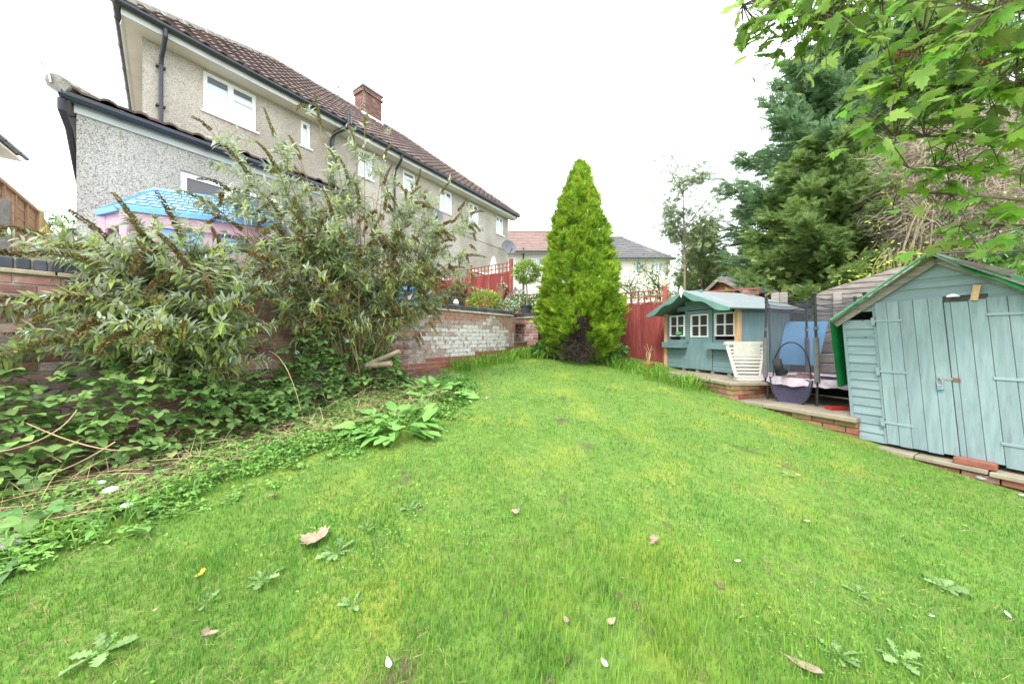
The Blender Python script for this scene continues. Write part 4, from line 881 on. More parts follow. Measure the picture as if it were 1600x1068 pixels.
MB().lathe([(.09, 0), (.10, .2), (.085, .55), (.10, .78), (.11, .9), (.07, 1.0), (.01, 1.03)], 12).build('body', M['tarp_light'], gt, smooth=True); MB().lathe([(.07, 0), (.07, .05), (.02, .06)], 10, (-.12, 0, .7)).build('arm', M['tarp_light'], gt)
# white louvred plastic panel leaning against the playhouse
lp = thing('louvred_panel', 'white plastic louvred panel leaning against the playhouse corner', 'plastic panel', (at(1171, 597, 5.5).x, 5.52, DZ), R(-8))
b = MB(); TL = lambda x, z: ((x*(.78+.42*z/.62)), .10*z/.62, z)
def lbar(p, q, w, t=.04):
    p, q = Vector(TL(*p)), Vector(TL(*q)); bb = MB(); bar(bb, p, q, t, w); return bb
lbar((-.21, .05), (-.24, .6), .05).build('frame', M['white_plastic'], lp); lbar((.21, .05), (.24, .6), .05).build('frame', M['white_plastic'], lp)
lbar((-.27, .6), (.27, .6), .055, .07).build('frame', M['white_plastic'], lp); lbar((-.22, .06), (.22, .06), .05).build('frame', M['white_plastic'], lp)
for k in range(8):
    z = .12+.056*k; bb = MB(); xw = .21*(.78+.42*z/.62)+.01; y = .10*z/.62; bb.hexa([(-xw, y-.02, z-.012), (xw, y-.02, z-.012), (xw, y+.02, z+.018), (-xw, y+.02, z+.018), (-xw, y-.02, z-.004), (xw, y-.02, z-.004), (xw, y+.02, z+.026), (-xw, y+.02, z+.026)]); bb.build('louvre', M['white_plastic'], lp)
MB().box(-.2, .2, .05, .06, .06, .6).build('backing', M['white_plastic'], lp); MB().chbox(-.2, .16, -.1, .07, 0, .03, .006).build('foot', M['white_plastic'], lp)
fp = thing('plant_pot', 'terracotta plant pot with dead stems beside the playhouse', 'plant pot', (at(1013, 575, 7.0).x, 7.0, G(2.8, 7)))
b = MB(); pot(b, .12, .17); b.build('pot', M['terracotta'], fp, smooth=False)
for k in range(7): MB().tube([(0, 0, .1), (random.uniform(-.05, .05), 0, .35), (random.uniform(-.12, .12), random.uniform(-.05, .05), random.uniform(.4, .6))], .005, 4).build('dry_stem', M['straw'], fp)
# ---------------------------------------------------------------- grey timber shed and sleeper wall behind the trampoline
gs = thing('grey_shed', 'weathered grey timber shed wall with a sloping roof behind the trampoline', 'shed', bpt(3.1, .12, 0), FRZ)
def gsx(px): a = (px-800)/F; s = (a*8.4-3.17)/(.81+.5868*a); return s-3.1
ga, gap = gsx(1273), gsx(1420); zl, zr = CAMZ+.86, CAMZ+1.27; z = .95; rr = 0
while z < zr-.06:
    x0 = ga if z < zl else ga+(z-zl)/(zr-zl)*(gap-ga); hgt = random.uniform(.085, .115)
    if gap+.1-x0 > .1:
        b = MB(); x1 = gap+.1; zt_ = z+hgt+.012; xt = ga if zt_ < zl else ga+(zt_-zl)/(zr-zl)*(gap-ga)
        b.hexa([(x0, -.022, z), (x1, -.022, z), (x1, 0, z), (x0, 0, z), (xt, -.006, z+hgt+.012), (max(x1, xt+.01), -.006, z+hgt+.012), (max(x1, xt+.01), 0, z+hgt+.012), (xt, 0, z+hgt+.012)]); b.build('board', M['grey_wood'], gs)
    z += hgt
for px in (1309,): MB().chbox(gsx(px)-.06, gsx(px)+.06, -.1, -.03, .6, CAMZ+.85, .006).build('post', M['grey_wood'], gs)
MB().box(gsx(1240), ga, -.02, 0, .9, CAMZ+.15).build('side_panel', M['red_boards'], gs)
for px in (1211, 1224): 
    o = thing('fence_post', 'weathered timber fence post behind the trampoline, '+('left one of the pair' if px == 1211 else 'right one of the pair'), 'post', bpt(gsx(px)+3.1, -.02, .6), FRZ, 'timber posts behind the trampoline')
    MB().chbox(-.065, .065, -.06, .06, 0, CAMZ+.90-.6, .012).build('post', M['grey_wood'], o)
sw2 = thing('sleeper_wall', 'low wall of stacked grey timber sleepers behind the trampoline', 'wall', bpt(2.75, -.16, 0), FRZ)
z = .40
for r in range(6):
    hgt = .185; x = -.15
    while x < 2.9:
        L = random.uniform(1.0, 1.7); MB().chbox(x, min(3.1, x+L)-.01, random.uniform(-.02, .01), .1, z, z+hgt-.012, .01).build('sleeper', M['grey_wood'], sw2); x += L
    z += hgt
for xx in (.4, 1.3, 2.2): MB().chbox(xx-.05, xx+.05, -.07, -.02, .35, CAMZ+.12, .008).build('upright', M['grey_wood'], sw2)
bb_ = thing('blue_board', 'flat blue board leaning on the sleepers behind the trampoline', 'board', at(1255, 570, 6.05), R(-30))
MB().hexa([(-.36, 0, .0), (.20, 0, 0), (.20, .02, 0), (-.36, .02, 0), (-.22, .2, .78), (.38, .2, .78), (.38, .22, .78), (-.22, .22, .78)]).build('panel', M['blue_board'], bb_); MB().box(-.1, .1, .1, .13, .3, .34).build('batten', M['blue_board'], bb_)
bo = thing('boot', 'black rubber boot lying on the trampoline mat', 'boot', at(1222, 588, 5.0)+Vector((0, 0, .02)), .6)
MB().tube([(-.12, 0, .05), (0, 0, .055), (.06, 0, .05), (.15, .02, .035)], [.055, .05, .055, .035], 10).build('foot', M['boot'], bo, smooth=True); MB().tube([(-.10, 0, .06), (-.08, .02, .14), (-.05, .05, .22)], [.05, .055, .06], 10).build('shaft', M['boot'], bo, smooth=True)
# heap of sheets on the mat
rg = thing('rag_heap', 'crumpled grey and brown sheets heaped on the trampoline mat', 'sheets', at(1250, 592, 5.25))
b = MB(); n = 14
for j in range(n+1):
    for i in range(n+1):
        x, y = (i/n-.5)*.62, (j/n-.5)*.4; e = max(0, 1-(2*x/.62)**4)*max(0, 1-(2*y/.4)**4); b.v.append((x, y, .005+e*(.05+.09*mn.noise(Vector((x*7, y*7, 2)))+.04*mn.noise(Vector((x*19, y*15, 4))))))
for j in range(n):
    for i in range(n): b.f.append((j*(n+1)+i, j*(n+1)+i+1, (j+1)*(n+1)+i+1, (j+1)*(n+1)+i)); b.m.append(0 if mn.noise(Vector((i*.4, j*.4, 7))) > 0 else 1)
tag(rg, rg['label'], 'sheets'); b.build('sheet', [M['rag'], M['red_boards']], rg)
# ---------------------------------------------------------------- trampoline
TC = Vector((4.60, 5.23, PLZ)); TR = .63; MH = .33; TH = 1.53
tr = thing('trampoline', 'small enclosed trampoline with dark net, grey padded poles and worn pink edge pad', 'trampoline', TC)
PA_ = [R(233.4+60*k) for k in range(6)]; pp = lambda a, r, z: Vector((r*math.cos(a), r*math.sin(a), z))
for i, a in enumerate(PA_):
    le = Vector((-.03, 0, 0))
    MB().tube([pp(a, TR, 0), pp(a, TR, MH)], .018, 8).build('leg', M['black_metal'], tr)
    MB().tube([pp(a, TR+.03, MH), pp(a, TR+.02, MH+.62)+le*.5], .034, 10).build('pole_sleeve', M['foam'], tr)
    MB().tube([pp(a, TR+.02, MH+.60)+le*.5, pp(a, TR-.01, TH)+le], .017, 8).build('pole', M['black_metal'], tr)
    MB().lathe([(.024, 0), (.026, .03), (.012, .045)], 8, pp(a, TR-.01, TH)+le).build('pole_cap', M['black_metal'], tr)
    MB().box(-.02, .02, -.02, .02, -.03, .02).build('pole_clip', M['steel'], tr, loc=pp(a, TR+.01, MH+.75)+le*.6)
b = MB(); n = 36; b.tube([pp(2*math.pi*k/n, TR-.02, MH-.02) for k in range(n+1)], .02, 6); b.build('frame_ring', M['black_metal'], tr)
MB().lathe([(.001, MH-.03), (TR-.14, MH-.012), (TR-.14, MH-.03)], 36).build('mat', M['black_fabric'], tr)
for i, a in enumerate(PA_):
    b = MB(); m = 10; prof = [(TR-.15, MH+.0), (TR-.06, MH+.035), (TR+.0, MH+.03), (TR+.03, MH-.01), (TR+.035, MH-.06)]
    for j in range(m+1):
        t = a+R(60)*j/m*.97+R(1); dr = .02*abs(math.sin(j/m*math.pi)) if True else 0
        for q, (r_, z_) in enumerate(prof): b.v.append(pp(t, r_+.006*math.sin(j*2.3+i), z_-(dr if q == 4 else 0)-(.012*math.sin(j*1.7+i*2) if q > 2 else 0)))
    for j in range(m):
        for q in range(len(prof)-1): b.f.append((j*5+q, (j+1)*5+q, (j+1)*5+q+1, j*5+q+1)); b.m.append(0)
    b.build('edge_pad', M['pink_pad'], tr, smooth=True)
for i, a in enumerate(PA_):
    a2 = PA_[(i+1) % 6]; b = MB(); m = 8
    for j in range(m+1):
        t = j/m; sag = .05*math.sin(t*math.pi)
        p0, p1 = pp(a, TR-.03, 0).lerp(pp(a2, TR-.03, 0), t), None
        for z_ in (MH+.02, .8, TH-.03): b.v.append(p0*(1-.06*math.sin(t*math.pi)*(z_ > .5))+Vector((-.03*(z_-.3)/1.2, 0, z_-(sag if z_ > 1 else 0))))
    for j in range(m):
        for q in (0, 1): b.f.append((j*3+q, (j+1)*3+q, (j+1)*3+q+1, j*3+q+1)); b.m.append(0)
    b.build('net_panel', M['net'], tr)
    for dz in (0, -.10):
        b = MB(); b.tube([pp(a, TR-.02, 0).lerp(pp(a2, TR-.02, 0), t)*(1-.06*math.sin(t*math.pi))+Vector((-.03, 0, TH-.02+dz-.05*math.sin(t*math.pi))) for t in np.linspace(0, 1, 9)], .006, 5); b.build('net_cord', M['black_metal'], tr)
a0, a1 = PA_[5], PA_[0]       # the doorway panel, left of the front pole
Q = lambda t, z, o=0: pp(a0, TR+.0, 0).lerp(pp(a1, TR+.0, 0), t)+Vector((-.5, -.85, 0))*o+Vector((0, 0, z))
b = MB(); b.tube([Q(.12+.76*(.5-.5*math.cos(k/16*math.pi)), MH+.03+.52*math.sin(k/16*math.pi)**.8, .02) for k in range(17)], .009, 6); b.build('door_arch', M['black_metal'], tr)
b = MB(); m = 16
for j in range(m+1):
    t = j/m; dp = math.sqrt(max(0, 1-(2*t-1)**2))
    for q in range(5):
        k = q/4; b.v.append(Q(.02+.86*t, MH+.03-k*dp*.43, .07+.05*k+.03*math.sin(t*7)*k))
for j in range(m):
    for q in range(4): b.f.append((j*5+q, (j+1)*5+q, (j+1)*5+q+1, j*5+q+1)); b.m.append(0)
fl = b.build('door_flap', M['net_flap'], tr, smooth=True)
b2 = MB(); b2.tube([b.v[j*5+4] for j in range(m+1)], .009, 5); b2.build('flap_cord', M['black_metal'], fl)
b = MB()
for i in range(6):
    a, a2 = PA_[i], PA_[(i+1) % 6]
    if i in (2, 3, 1): b.hexa([pp(a, TR-.03, .02), pp(a2, TR-.03, .02), pp(a2, TR-.01, .02), pp(a, TR-.01, .02), pp(a, TR-.03, MH*.6), pp(a2, TR-.03, MH*.6), pp(a2, TR-.01, MH*.6), pp(a, TR-.01, MH*.6)])
b.build('skirt', M['black_fabric'], tr)
rp = thing('dustpan', 'flat red plastic scoop lying on the slabs under the trampoline', 'scoop', Vector((4.30, 4.48, PLZ+.006)), R(-8))
MB().prism([(-.13, 0), (.15, 0), (.15, .012), (.06, .03), (-.1, .025), (-.13, .015)], -.04, .07).build('tray', M['red_plastic'], rp); MB().tube([(.14, .01, .012), (.24, .02, .014)], .012, 6).build('handle', M['red_plastic'], rp)
# ---------------------------------------------------------------- teal shed at the right
S0 = Vector((4.12, 4.10, .22)); LEAN = -.07
sd = thing('garden_shed', 'leaning pale teal wooden shed with padlocked double doors and green tarpaulin roof', 'shed', S0, SRZ)
SW, SDp, SE, SA = 1.56, 1.7, 1.42, 2.02; smade = []
def sb_(name, b, m, parent=None, loc=None):
    o = b.build(name, m if not isinstance(m, str) else M[m], parent or sd); smade.append(o); return o
XC = SW/2; roofz = lambda x: SE+(SA-SE)*(1-abs(x-XC)/XC)
def lap(x0, x1, z, h, y=0, name='board', topc=None):
    b = MB(); jx = random.uniform(-.004, .004); t0, t1 = -.02, -.004
    xa, xb = (x0, x1) if topc is None else topc
    b.hexa([(x0, t0+y, z), (x1+jx, t0+y, z+random.uniform(-.003, .003)), (x1+jx, y, z), (x0, y, z), (xa, t1+y, z+h), (xb+jx, t1+y, z+h), (xb+jx, y, z+h), (xa, y, z+h)]); sb_(name, b, 'teal_h')
z = .0
while z < SE-.02: lap(0, .265, z, .104); lap(1.295, SW, z, .104); z += .1
z = 1.615
k = lambda zz: max(0, (zz-SE)/(SA-SE)*XC)
while z < SA-.05: h = min(.104, SA-.02-z); lap(k(z)-.0, SW-k(z), z, h, topc=(k(z+h), SW-k(z+h))); z += .1
lap(k(1.42)+.0, .27, 1.5, .11, topc=(k(1.615), .27)); lap(1.295, SW-k(1.5), 1.5, .11, topc=(1.295, SW-k(1.61)))
for x in (.275, 1.285): sb_('door_jamb', MB().chbox(x-.014, x+.014, -.024, .02, 0, 1.6, .003), 'teal_v')
sb_('door_gap_shade', MB().box(.26, 1.30, .004, .03, 1.5, 1.64), 'black_felt')  # black strip painting the shade in the gap above the right door
[sb_('head_board', MB().chbox(a, c, -.019, .003, 1.575, 1.62, .002), 'teal_h') for a, c in ((.265, .79), (1.06, 1.30))]
lx = [.29, .385, .48, .585, .69, .79]
for a, c in zip(lx, lx[1:]): sb_('door_board', MB().chbox(a+.0015, c-.0015, -.045, -.02, .012+random.uniform(-.01, .008), 1.595+random.uniform(-.004, .004), .003), 'teal_v')
rx = [.792, .835, .945, 1.05, 1.165, 1.275]
for a, c in zip(rx, rx[1:]): sb_('door_board', MB().chbox(a+.0015, c-.0015, -.036, -.012, .0+random.uniform(-.005, .02), 1.548+random.uniform(-.004, .004)+.10*min(.35, a-.792), .003), 'teal_v')
for zz in (1.37, .80, .23): sb_('strap_hinge', MB().chbox(.262, .50, -.053, -.045, zz, zz+.028, .003).box(.255, .285, -.058, -.024, zz-.03, zz+.055), 'teal_h')
for zz in (1.40, .80, .20): sb_('strap_hinge', MB().chbox(1.04, 1.30, -.046, -.036, zz, zz+.026, .003), 'teal_h')
for x0 in (0, SW): 
    b = MB(); b.box(min(x0, x0+(.02 if x0 == 0 else -.02)), max(x0, x0+(.02 if x0 == 0 else -.02)), .002, SDp, 0, SE); sb_('side_wall', b, 'teal_h')
b = MB(); b.prism([(0, 0), (SW, 0), (SW, SE), (XC, SA), (0, SE)], SDp, SDp+.02); sb_('back_wall', b, 'teal_h')
sb_('corner_trim', MB().chbox(-.012, .016, -.026, .02, 0, SE, .003), 'teal_v')
oh = .07
for sgn in (-1, 1):
    A = Vector((XC, 0, SA+.01)); E = Vector((XC+sgn*(XC+oh), 0, SE+.01-(SA-SE)*oh/XC)); n_ = 5
    for j in range(n_):
        p, q = A.lerp(E, j/n_+.004), A.lerp(E, (j+1)/n_); yo = random.uniform(-.02, .02)
        b = MB(); u = Vector((0, 0, .022)); pts = [p+Vector((0, -.12+yo, 0)), q+Vector((0, -.12+yo, 0)), q+Vector((0, SDp+.1, 0)), p+Vector((0, SDp+.1, 0))]; b.hexa(pts+[v+u for v in pts]); sb_('roof_board', b, 'grey_wood')
    b = MB(); bar(b, A+Vector((0, -.055, -.035)), E+Vector((0, -.055, -.02)), .022, .068); sb_('bargeboard', b, 'grey_wood')
    # green tarpaulin over the slope
    b = MB(); nu, nv = 14, 12
    for j in range(nv+1):
        for i in range(nu+1):
            t = i/nu; p = A.lerp(E, t*1.02); y = -.16+(SDp+.3)*j/nv; w = .012*mn.noise(Vector((i*.7, j*.8, sgn)))+.008*math.sin(i*1.3+j)
            drop = 0
            if j == 0: drop = (-.02-.03*abs(mn.noise(Vector((i*.9, 3, sgn))))) if sgn < 0 else -.03-.075*t**.6
            b.v.append((p.x, y, p.z+.03+w+drop+(.05*math.sin(t*math.pi) if sgn > 0 and j in (1, 2) else 0)))
    for j in range(nv):
        for i in range(nu): b.f.append((j*(nu+1)+i, j*(nu+1)+i+1, (j+1)*(nu+1)+i+1, (j+1)*(nu+1)+i)); b.m.append(0)
    if sgn < 0: Tl = (E.x, E.z)
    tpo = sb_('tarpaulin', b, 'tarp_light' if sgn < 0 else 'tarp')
# hanging side of the tarpaulin
b = MB(); nu, nv = 12, 10
for j in range(nv+1):
    for i in range(nu+1):
        y = -.15+1.5*i/nu; z = Tl[1]+.03-.80*j/nv-(.06*mn.noise(Vector((i*.5, 0, 5))) if j == nv else 0); b.v.append((Tl[0]-.012-.014*math.sin(i*1.25)*(j/nv)-.02*mn.noise(Vector((i*.4, j*.4, 0)))*j/nv+.02*j/nv, y, z))
for j in range(nv):
    for i in range(nu): b.f.append((j*(nu+1)+i, j*(nu+1)+i+1, (j+1)*(nu+1)+i+1, (j+1)*(nu+1)+i)); b.m.append(0)
sb_('tarpaulin_side', b, 'tarp')
b = MB(); b.tube([(Tl[0], -.15, Tl[1]+.035), (XC, -.16, SA+.055)], .012, 6); sb_('tarpaulin_hem', b, 'tarp_light')
b = MB(); bar(b, (XC-.12, .25, SA+.10), (XC+.75, .02, SA-.10+.02), .09, .02); sb_('loose_plank', b, 'grey_wood')
b = MB(); bar(b, (XC+.10, -.045, SA-.075), (XC+.44, -.045, SA-.24), .018, .06); sb_('loose_plank', b, 'grey_wood')
b = MB(); bar(b, (.985, -.055, 1.555), (1.015, -.055, 1.70), .02, .045); lt = sb_('turn_latch', b, 'raw_wood'); sb_('latch_screw', MB().tube([(.998, -.068, 1.63), (.998, -.05, 1.63)], .006, 6), 'steel', lt)
sb_('shed_light', MB().lathe([(.045, 0), (.04, .018), (.022, .03), (.004, .034)], 12, (.86, -.05, 1.60)), 'upvc')
hp = sb_('hasp', MB().box(.70, .735, -.052, -.045, .775, .80).box(.745, .80, -.05, -.0455, .765, .79), 'steel'); sb_('rust_plate', MB().box(.80, .845, -.048, -.0365, .762, .792), 'brick_red')
pk = sb_('padlock', MB().chbox(.697, .738, -.075, -.05, .682, .715, .005), 'steel')
sb_('padlock_base', MB().chbox(.696, .739, -.077, -.049, .665, .682, .005), 'blue_board', pk); sb_('shackle', MB().tube([(.70, -.062, .715), (.70, -.062, .76), (.7175, -.062, .785), (.735, -.062, .76), (.735, -.062, .715)], .006, 6), 'steel', pk)
for x, zz in ((.17, 1.40), (.185, 1.2)): sb_('knot_hole', MB().tube([(x, -.026, zz), (x, -.015, zz)], .009, 8), 'black_felt')
for o in smade:
    co = np.empty(len(o.data.vertices)*3); o.data.vertices.foreach_get('co', co); co = co.reshape(-1, 3); co[:, 0] += LEAN*co[:, 2]; o.data.vertices.foreach_set('co', co.ravel()); o.data.update()
sp = thing('slab_edging', 'row of mossy stone slabs and bricks along the foot of the teal shed', 'edging', (S0.x, S0.y, 0), SRZ)
k = .10
for j, L in enumerate((.42, .46, .5, .46, .5)):
    MB().chbox(k, k+L-.008, -.17, .1, .145-.012*(j > 1), .19-.012*(j > 1)+random.uniform(-.004, .004), .007).build('slab', M['slab'], sp); k += L
for j in range(9): piece('brick', BR['brick_red' if j % 3 else 'brick'], sp, (.25+.225*j, -.145, .07+random.uniform(-.004, .004)), (0, 0, random.uniform(-.02, .02)))
lb = link('loose_brick', MB().chbox(-.125, .125, -.045, .045, 0, .065, .008).mesh('loose_brick', M['brick_red'])); q = S0+DS*.89-DN*.10; lb.location = (q.x, q.y, .186); lb.rotation_euler = (0, 0, SRZ+.06); tag(lb, 'loose red brick holding the shed door shut on the slab edging', 'brick')
def stone(label, loc, s, m='concrete'):
    b = MB(); n = 8; prof = []
    for j in range(5):
        for k in range(n):
            a = 2*math.pi*k/n; th = math.pi*(j+.5)/5; r = 1+.25*mn.noise(Vector((math.cos(a)*1.5, math.sin(a)*1.5, j+loc[0]*3))); b.v.append((s*r*math.sin(th)*math.cos(a), s*.8*r*math.sin(th)*math.sin(a), s*.45*r*(1-math.cos(th))/1))
    b.f = [(j*n+k, j*n+(k+1) % n, (j+1)*n+(k+1) % n, (j+1)*n+k) for j in range(4) for k in range(n)]+[tuple(range(n))[::-1], tuple(4*n+k for k in range(n))]; b.m = [0]*len(b.f)
    o = b.build('stone', M[m], smooth=True); o.location = loc; tag(o, label, 'stone', 'loose stones on the ground')
for px, py, s, lab in ((1590, 752, .035, 'pale grey stone at the lawn edge below the shed slabs'), (1597, 764, .028, 'small grey stone nearest the camera by the shed slabs'), (1534, 738, .05, 'flat pale stone chip lying against the shed edging'),
                       (1282, 668, .022, 'small grey stone in the grass below the brick plinth')):
    p = ground_at(px, py); stone(lab, (p.x, p.y, p.z), s)
# neighbour's dark red shed
rs = thing('red_shed', 'old dark red shed with black felt roof behind the playhouse', 'shed', (at(1099, 470, 9.8).x, 9.8, .9), R(-73.4))
RW, RD_, RE, RA = 1.36, 1.9, CAMZ+1.16-.9, CAMZ+1.60-.9
z = .3; kk = lambda zz: max(0, (zz-RE)/(RA-RE)*RW/2)
while z < RA-.08: b = MB(); b.hexa([(kk(z), -.02, z), (RW-kk(z), -.02, z), (RW-kk(z), 0, z), (kk(z), 0, z), (kk(z+.13), -.004, z+.13), (RW-kk(z+.13), -.004, z+.13), (RW-kk(z+.13), 0, z+.13), (kk(z+.13), 0, z+.13)]); b.build('board', M['red_boards'], rs); z += .125
b = MB(); b.box(RW-.02, RW, .0, RD_, 0, RE); b.box(0, .02, 0, RD_, 0, RE); b.box(0.02, RW-.02, RD_-.02, RD_, 0, RE); b.build('side_wall', M['red_boards'], rs)
for sgn in (-1, 1):
    A = Vector((RW/2, 0, RA+.02)); E = Vector((RW/2+sgn*(RW/2+.14), 0, RE-.06)); pts = [A+Vector((0, -.14, 0)), E+Vector((0, -.14, 0)), E+Vector((0, RD_+.6, 0)), A+Vector((0, RD_+.6, 0))]
    MB().hexa(pts+[p+Vector((0, 0, .035)) for p in pts]).build('felt_roof', M['black_felt'], rs); b = MB(); bar(b, A+Vector((0, -.16, -.02)), E+Vector((0, -.16, -.02)), .025, .09); b.build('bargeboard', M['grey_wood'], rs)
for y in (.7, 1.6, 2.6): MB().box(RW-.02, RW+.08, y, y+.1, 0, RE-.08).build('porch_post', M['red_boards'], rs)
# ---------------------------------------------------------------- vegetation helpers
def npn(P, sc, off=0): return np.array([mn.noise(Vector((p[0]*sc+off, p[1]*sc, p[2]*sc+off*.37))) for p in P])
def bez(p0, p1, p2, n): 
    p0, p1, p2 = Vector(p0), Vector(p1), Vector(p2); return [p0*(1-t)**2+p1*2*t*(1-t)+p2*t*t for t in np.linspace(0, 1, n)]
SPRAY_V, SPRAY_F = [], []
def _tri(a, d, L, w, zc=0):
    i = len(SPRAY_V); a = np.array(a); d = np.array(d)/np.linalg.norm(d); s = np.array((d[1], -d[0], 0))*w
    SPRAY_V.extend([tuple(a-s*.6), tuple(a+s*.6), tuple(a+d*L*.55+s+np.array((0, 0, zc))), tuple(a+d*L), tuple(a+d*L*.55-s+np.array((0, 0, zc)))]); SPRAY_F.append((i, i+1, i+2, i+3, i+4))
_tri((0, 0, 0), (0, 1, 0), 1.0, .045)
for k, yy in enumerate((.12, .3, .48, .66)):
    for sg in (-1, 1): _tri((0, yy, 0), (sg*.75, .8, .06*(-1)**k), .42-.3*abs(yy-.35), .05, .02)
STRAP_V = [(-.5, 0, 0), (.5, 0, 0), (-.55, .3, .42), (.55, .3, .42), (-.5, .62, .60), (.5, .62, .60), (-.3, .9, .52), (.3, .9, .52), (0, 1.08, .36)]
STRAP_V = [(x*.05, y, z) for x, y, z in STRAP_V]; STRAP_F = [(0, 1, 3, 2), (2, 3, 5, 4), (4, 5, 7, 6), (6, 7, 8)]
BLADE_V = [(-.5, 0, 0), (.5, 0, 0), (.42, .12, .55), (-.42, .12, .55), (0, .38, 1)]; BLADE_F = [(0, 1, 2, 3), (3, 2, 4)]
# ---------------------------------------------------------------- lawn grass
def inpoly(x, y, P):
    c = np.zeros(len(x), bool); n = len(P)
    for i in range(n):
        (x0, y0), (x1, y1) = P[i], P[(i+1) % n]
        c ^= ((y0 > y) != (y1 > y)) & (x < (x1-x0)*(y-y0)/(y1-y0+1e-12)+x0)
    return c
bed_t = np.linspace(-3, 7.2, 60); bed_o = np.array([bed_edge(t) for t in bed_t])
q0 = S0-DN*.20-DS*.1; q1 = S0+DS*3-DN*.2
LAWN = [tuple(wall_pt(t, -max(.0, o-.28)).xy) for t, o in zip(bed_t, bed_o) if t < 6.45]+[(.35, 8.2), (.8, 8.1), (1.6, 9.4), tuple(bpt(.2, -.02).xy), (3.02, 7.95), (3.34, 5.2), (3.42, 5.33), (4.02, 4.0), tuple(q0.xy), tuple(q1.xy), (6.5, -.4), (-6, -.4)]
def lawn_pts(n, z0, z1, umax):
    y = z0*(z1/z0)**RNG.random(n*1)       # density falls with distance squared
    x = RNG.uniform(-umax, umax, n)*(y+.35); k = inpoly(x, y, LAWN); x, y = x[k], y[k]
    return x, y
def vG(x, y): return np.array([G(a, c) for a, c in zip(x, y)])
x1, y1_ = lawn_pts(300000, .85, 9.3, 1.62)
zz = vG(x1, y1_); P = np.stack([x1, y1_, zz], 1); N = len(P)
n1 = npn(P, 2.3, 3); n2 = npn(P, 7, 9); n3 = npn(P, .9, 21)
bare = np.exp(-(((x1-.42)/.55)**2+((y1_-1.42)/.42)**2)); long_ = np.clip(.5*np.exp(-(((x1-.35)/.7)**2+((y1_-1.55)/.55)**2))+.35*np.exp(-(((x1+1.2)/.5)**2+((y1_-1.6)/.5)**2))+.55*np.clip(n1, 0, 1), 0, 1)
thin = RNG.random(N) < np.clip(1-.72*bare*(n2 < .2)-.3*(npn(P, 2.2, 14) > .42)-.45*np.clip((x1-1.2)*.3, 0, 1)*(n3 > .1), .12, 1)
P, n1, n2, long_ = P[thin], n1[thin], n2[thin], long_[thin]; N = len(P)
Ls = (.026+.036*long_+.010*n2)*RNG.uniform(.6, 1.35, N)*np.clip(.8+.05*P[:, 1], .8, 1.15); Ls = np.clip(Ls, .012, .13)
ang = RNG.uniform(0, 2*math.pi, N); lean = RNG.normal(0, .45, N)
ca, sa = np.cos(ang), np.sin(ang); Mx = np.zeros((N, 3, 3)); w = RNG.uniform(.0022, .0042, N)*np.clip(.55+.32*P[:, 1], .8, 2.6)
Mx[:, 0, 0] = ca*w; Mx[:, 1, 0] = sa*w
Mx[:, 0, 1] = -sa*Ls*(.8+lean); Mx[:, 1, 1] = ca*Ls*(.8+lean); Mx[:, 2, 2] = Ls
kind(scatter('lawn_grass', BLADE_V, BLADE_F, Mx, P-np.array((0, 0, .004)), M['grass']), 'stuff')
b = MB()
for _ in range(18):
    cx_, cy_ = random.gauss(.45, .42), random.gauss(1.42, .28); r_ = random.uniform(.008, .03)
    if cy_ < 1.0: continue
    pp_ = [(cx_+r_*random.uniform(.5, 1.3)*math.cos(a_), cy_+r_*random.uniform(.5, 1.2)*math.sin(a_)) for a_ in np.linspace(0, 6.28, 9)[:-1]]; b.add([(q_[0], q_[1], G(*q_)+.006) for q_ in pp_], [tuple(range(8))])
kind(b.build('bare_soil', M['soil']), 'structure')
x5 = RNG.normal(.45, .62, 5200); y5 = np.clip(RNG.normal(1.5, .34, 5200), 1.0, 2.6); N = 5200; P5 = np.stack([x5, y5, vG(x5, y5)], 1); L5 = RNG.uniform(.04, .095, N); an5 = RNG.uniform(0, 6.28, N); ln5 = RNG.normal(.2, .5, N)
M5 = np.zeros((N, 3, 3)); w5 = RNG.uniform(.0018, .0032, N); M5[:, 0, 0] = np.cos(an5)*w5; M5[:, 1, 0] = np.sin(an5)*w5; M5[:, 0, 1] = -np.sin(an5)*L5*(.6+ln5); M5[:, 1, 1] = np.cos(an5)*L5*(.6+ln5); M5[:, 2, 2] = L5
kind(scatter('coarse_grass', BLADE_V, BLADE_F, M5, P5, M['grass_tall']), 'stuff')
x6, y6 = lawn_pts(26000, .95, 6, 1.6); k6 = npn(np.stack([x6, y6, x6*0], 1), 2.6, 77) > -.12; x6, y6 = x6[k6], y6[k6]; N = len(x6); P6 = np.stack([x6, y6, vG(x6, y6)+.008], 1)
D6 = np.stack([RNG.normal(0, 1, N), RNG.normal(0, 1, N), RNG.normal(.25, .25, N)], 1)
kind(scatter('dry_grass', [(-.012, 0, 0), (.012, 0, 0), (.01, .5, .06), (-.01, .5, .06), (0, 1, .02)], [(0, 1, 2, 3), (3, 2, 4)], frames(D6, RNG.uniform(-1, 1, N), RNG.uniform(.02, .055, N)*np.clip(.7+.25*y6, .8, 1.8)), P6, M['straw']), 'stuff')
